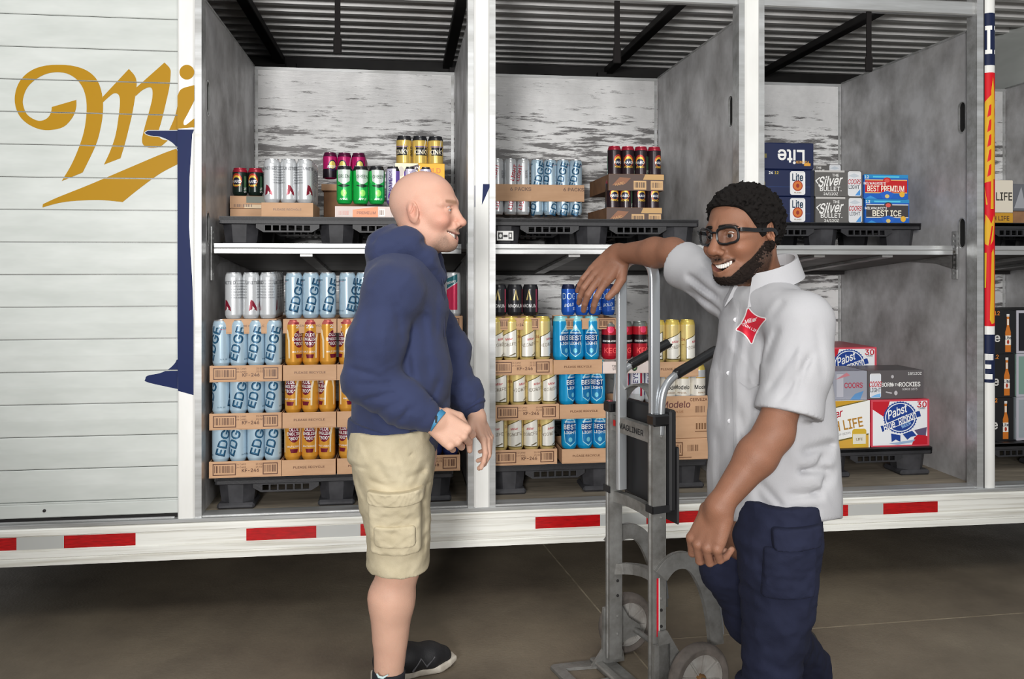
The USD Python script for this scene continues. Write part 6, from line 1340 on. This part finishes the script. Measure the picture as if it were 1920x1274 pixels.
# collar: a folded band standing round the neck with two pointed wings
cc_ = at(1438, 526, Y2); fw2 = nrm((math.cos(yt2), math.sin(yt2), 0)); lw2 = np.array((-fw2[1], fw2[0], 0))
def ring(t, r, z): return cc_ + fw2 * (math.cos(t) * r * .98 + .006 * 0) + lw2 * math.sin(t) * r + (0, 0, z)
for s in (1, -1):
    V, n = [], 26
    for i in range(n):
        u = i / (n - 1); t = s * (.30 + u * (math.pi - .30)); tip = max(0, 1 - u / .38)
        zt = .014 + .056 * (1 - math.cos(t)) / 2; top = ring(t, .071, zt); mid = ring(t, .078, zt + .003)
        low = ring(t + s * .06 * tip, .097 + .022 * tip, zt - .05 - .034 * tip); inn = ring(t, .0705, zt - .03)
        V.append((inn, top, mid, low, low - 0.003 * nrm(low - cc_), ring(t, .076, zt - .004)))
    V = np.array(V); m_ = V.shape[1]; Fs = []
    for i in range(n - 1):
        for j in range(m_):
            k = (j + 1) % m_; Fs += [(i * m_ + j, i * m_ + k, (i + 1) * m_ + k), (i * m_ + j, (i + 1) * m_ + k, (i + 1) * m_ + j)]
    for o in (0, (n - 1) * m_): Fs += [(o, o + j, o + j + 1) for j in range(1, m_ - 1)]
    mm = trimesh.Trimesh(V.reshape(-1, 3), Fs, process=False); mm.fix_normals(); p2('collar_wing', mm, shirtm, 50)
# details laid on the shirt front: placket, pocket, buttons, patch
def onto(px, py, lift, Y0=1.80):
    """Points on the shirt's surface along lines from in front of it."""
    P = np.array([at(x, y, Y0) for x, y in zip(np.ravel(px), np.ravel(py))]); e = np.array((0, 0, EYE)); D = P - e; D /= np.linalg.norm(D, axis=1, keepdims=True)
    for _ in range(60): P = P + D * np.clip(shirt(P) * .8, -.02, .05)[:, None]
    return P - D * lift
def patch_mesh(poly, lift, th, step=5):
    x0, y0, x1, y1 = poly.bounds; v, f = trimesh.creation.triangulate_polygon(poly, engine='earcut'); v, f = trimesh.remesh.subdivide_to_size(np.c_[v, np.zeros(len(v))], f, step)[:2]
    a, b = onto(v[:, 0], v[:, 1], lift + th), onto(v[:, 0], v[:, 1], lift - .002); n = len(v)
    return trimesh.Trimesh(np.vstack([a, b]), np.vstack([f, f[:, ::-1] + n]), process=True)
pk = Polygon([(1392, 632), (1428, 640), (1424, 722), (1404, 730), (1386, 716)])
p2('breast_pocket', patch_mesh(pk, .0008, .0012), shirtm, 40)
p2('placket', patch_mesh(Polygon([(1372, 560), (1388, 566), (1372, 700), (1376, 860), (1392, 968), (1376, 972), (1360, 860), (1357, 700)]), .0006, .0016), shirtm, 40)
for x, y in ((1379, 600), (1366, 700), (1368, 790), (1374, 880)): c_ = onto([x], [y], .002)[0]; p2('button', moved(lathe([(0, -.0012), (.0055, -.0012), (.006, 0), (.0055, .0014), (0, .001)], 14), M=trimesh.transformations.rotation_matrix(math.pi / 2, (1, 0, 0))).apply_translation(c_), mat('shirt_button', srgb(200, 200, 204), .35))
def qcurve(c, k=.24):
    out = []
    for i in range(4):
        a, b = np.array(c[i], float), np.array(c[(i + 1) % 4], float); m_ = np.mean(c, axis=0); mid = (a + b) / 2 + (m_ - (a + b) / 2) * k * 1.5
        out += [tuple((1 - t) ** 2 * a + 2 * t * (1 - t) * mid + t * t * b) for t in np.arange(8) / 8]
    return Polygon(out)
cr = [(1403, 581), (1433, 599), (1409, 642), (1383, 618)]
red_p = qcurve(cr).buffer(1.5); white_p = red_p.buffer(2.2)
pt = p2('logo_patch', patch_mesh(white_p, .0012, .0012, 4), mat('patch_white', srgb(236, 232, 232), .6), 40, label='white-edged red patch on the shirt pocket')
p2('patch_field', patch_mesh(red_p, .002, .0014, 4), mat('patch_red', srgb(214, 30, 56), .6), 40, parent=pt)
A = Art(); A.text('Miller', 7.5, 1, 8, (.9, .88, .88), shear=.3, rot=-14 + 30, wide=.9); A.text('HIGH LIFE', 4.8, -1, -6, (.9, .88, .88), rot=-28 + 0, wide=1.1)
V, C = [], []
for t_, c_, l_ in A.L: q_ = t_.reshape(-1, 2); V.append(onto(1407 + q_[:, 0], 609 - q_[:, 1], .0042)); C.append(np.tile(c_, (len(q_), 1)))
V = np.concatenate(V); f_ = np.arange(len(V)).reshape(-1, 3); p2('patch_lettering', (V, f_), PAINT, False, np.concatenate(C), parent=pt)
# trousers
yp = math.radians(180 + 25)
rn2 = [row(py, a + 6, b - 12, 2.10, 1.1, yp) for py, a, b in ((940, 1396, 1540), (985, 1388, 1544), (1010, 1378, 1546), (1050, 1380, 1541), (1100, 1390, 1533), (1160, 1394, 1526), (1220, 1394, 1513), (1280, 1395, 1505))] + [(.30, .658, 2.115, .078, .085), (.12, .665, 2.13, .082, .088), (.035, .668, 2.135, .088, .092)]
def trousers(p):
    d = loft(p, rn2, yp, 2.15, .006)
    e = chain(p, [hip_f + (.01, 0, .0), at(1382, 1060, 2.38), kf2, (kf2 + af2) / 2, af2 + (0, 0, -.03)], [.098, .094, .080, .074, .08], .03); e = smx(e, .035 - p[..., 2], .004)
    d = sm(d, e, .018); d = wr(p, d, .006, np.array(((8, 0, 9), (0, 7, 0), (-7, 0, 8.))), 61); d = wr(p, d, .003, np.array(((20, 0, 14), (0, 10, 0), (-12, 0, 20.))), 62)
    for a, b in (((1402, 1085), (1425, 1060)), ((1400, 1110), (1450, 1066)), ((1388, 1060), (1384, 1200)), ((1345, 1150), (1395, 1120)), ((1350, 1120), (1400, 1150)), ((1400, 1230), (1470, 1262)), ((1490, 1050), (1486, 1080))): d = crease(p, d, at(*a, 2.02), at(*b, 2.02), .008, .011)
    return d
p2('trousers', nets(trousers, *bounds(at(1300, 930, 1.98), at(1560, 1000, 2.4), (.58, 2.02, .03), (1.06, 2.82, .03), m=.03), .006), pantm)
def tpocket(x0, x1, y0, y1, th):
    def f(p):
        t = F / 2.0; px = 960 + p[..., 0] * t; py = HOR + (EYE - p[..., 2]) * t; cx_, cy_ = (x0 + x1) / 2, (y0 + y1) / 2
        b = (np.hypot(np.maximum(np.abs(px - cx_) - (x1 - x0) / 2 + 8, 0), np.maximum(np.abs(py - cy_ + (px - cx_) * .06) - (y1 - y0) / 2 + 8, 0)) - 8) / t
        return smx(smx(trousers(p) - th, b, .005), p[..., 1] - 2.09, .001)
    return nets(f, *bounds(at(x0 - 6, y0 - 8, 1.93), at(x1 + 6, y1 + 14, 2.1), m=.01), .0045)
p2('pocket_flap', tpocket(1448, 1543, 988, 1028, .016), pantm); p2('cargo_pocket', tpocket(1434, 1532, 1024, 1126, .008), pantm)
def boot(heel, f):
    h = np.array((*heel, 0.0)); f = nrm((*f, 0)); R_ = np.stack([f, np.cross((0, 0, 1), f), (0, 0, 1.0)], 1); L = .305
    def up(p):
        q = (p - h) @ R_; d = chain(q, [(.05, 0, .06), (.12, 0, .06), (.21, 0, .05), (L - .05, 0, .042)], [.046, .048, .046, .038], .02); d = sm(d, rc(q, (.055, 0, .08), (.06, 0, .14), .045, .045), .02); return smx(d, .02 - q[..., 2], .004)
    def so(p):
        q = (p - h) @ R_; w = np.interp(q[..., 0], [0, .04, .1, .15, .22, L - .03, L], [.03, .04, .04, .039, .05, .04, .024]); e = np.maximum(np.abs(q[..., 1]) - w, np.abs(q[..., 0] - L / 2) - L / 2); return smx(smx(e, q[..., 2] - .03, .006), .001 - q[..., 2], .004)
    lo, hi = bounds(h, h + f * L, m=.07); hi[2] = .2; lo[2] = -.01
    s = p2('boot', nets(up, lo, hi, .0045), mat('black_boot', srgb(26, 26, 28), .5)); p2('boot_sole', nets(so, lo, hi, .0045), blackm, parent=s)
fb = np.array((math.cos(yp), math.sin(yp))); boot(an2[:2] - fb * .055, fb); boot(af2[:2] - fb * .055, fb)
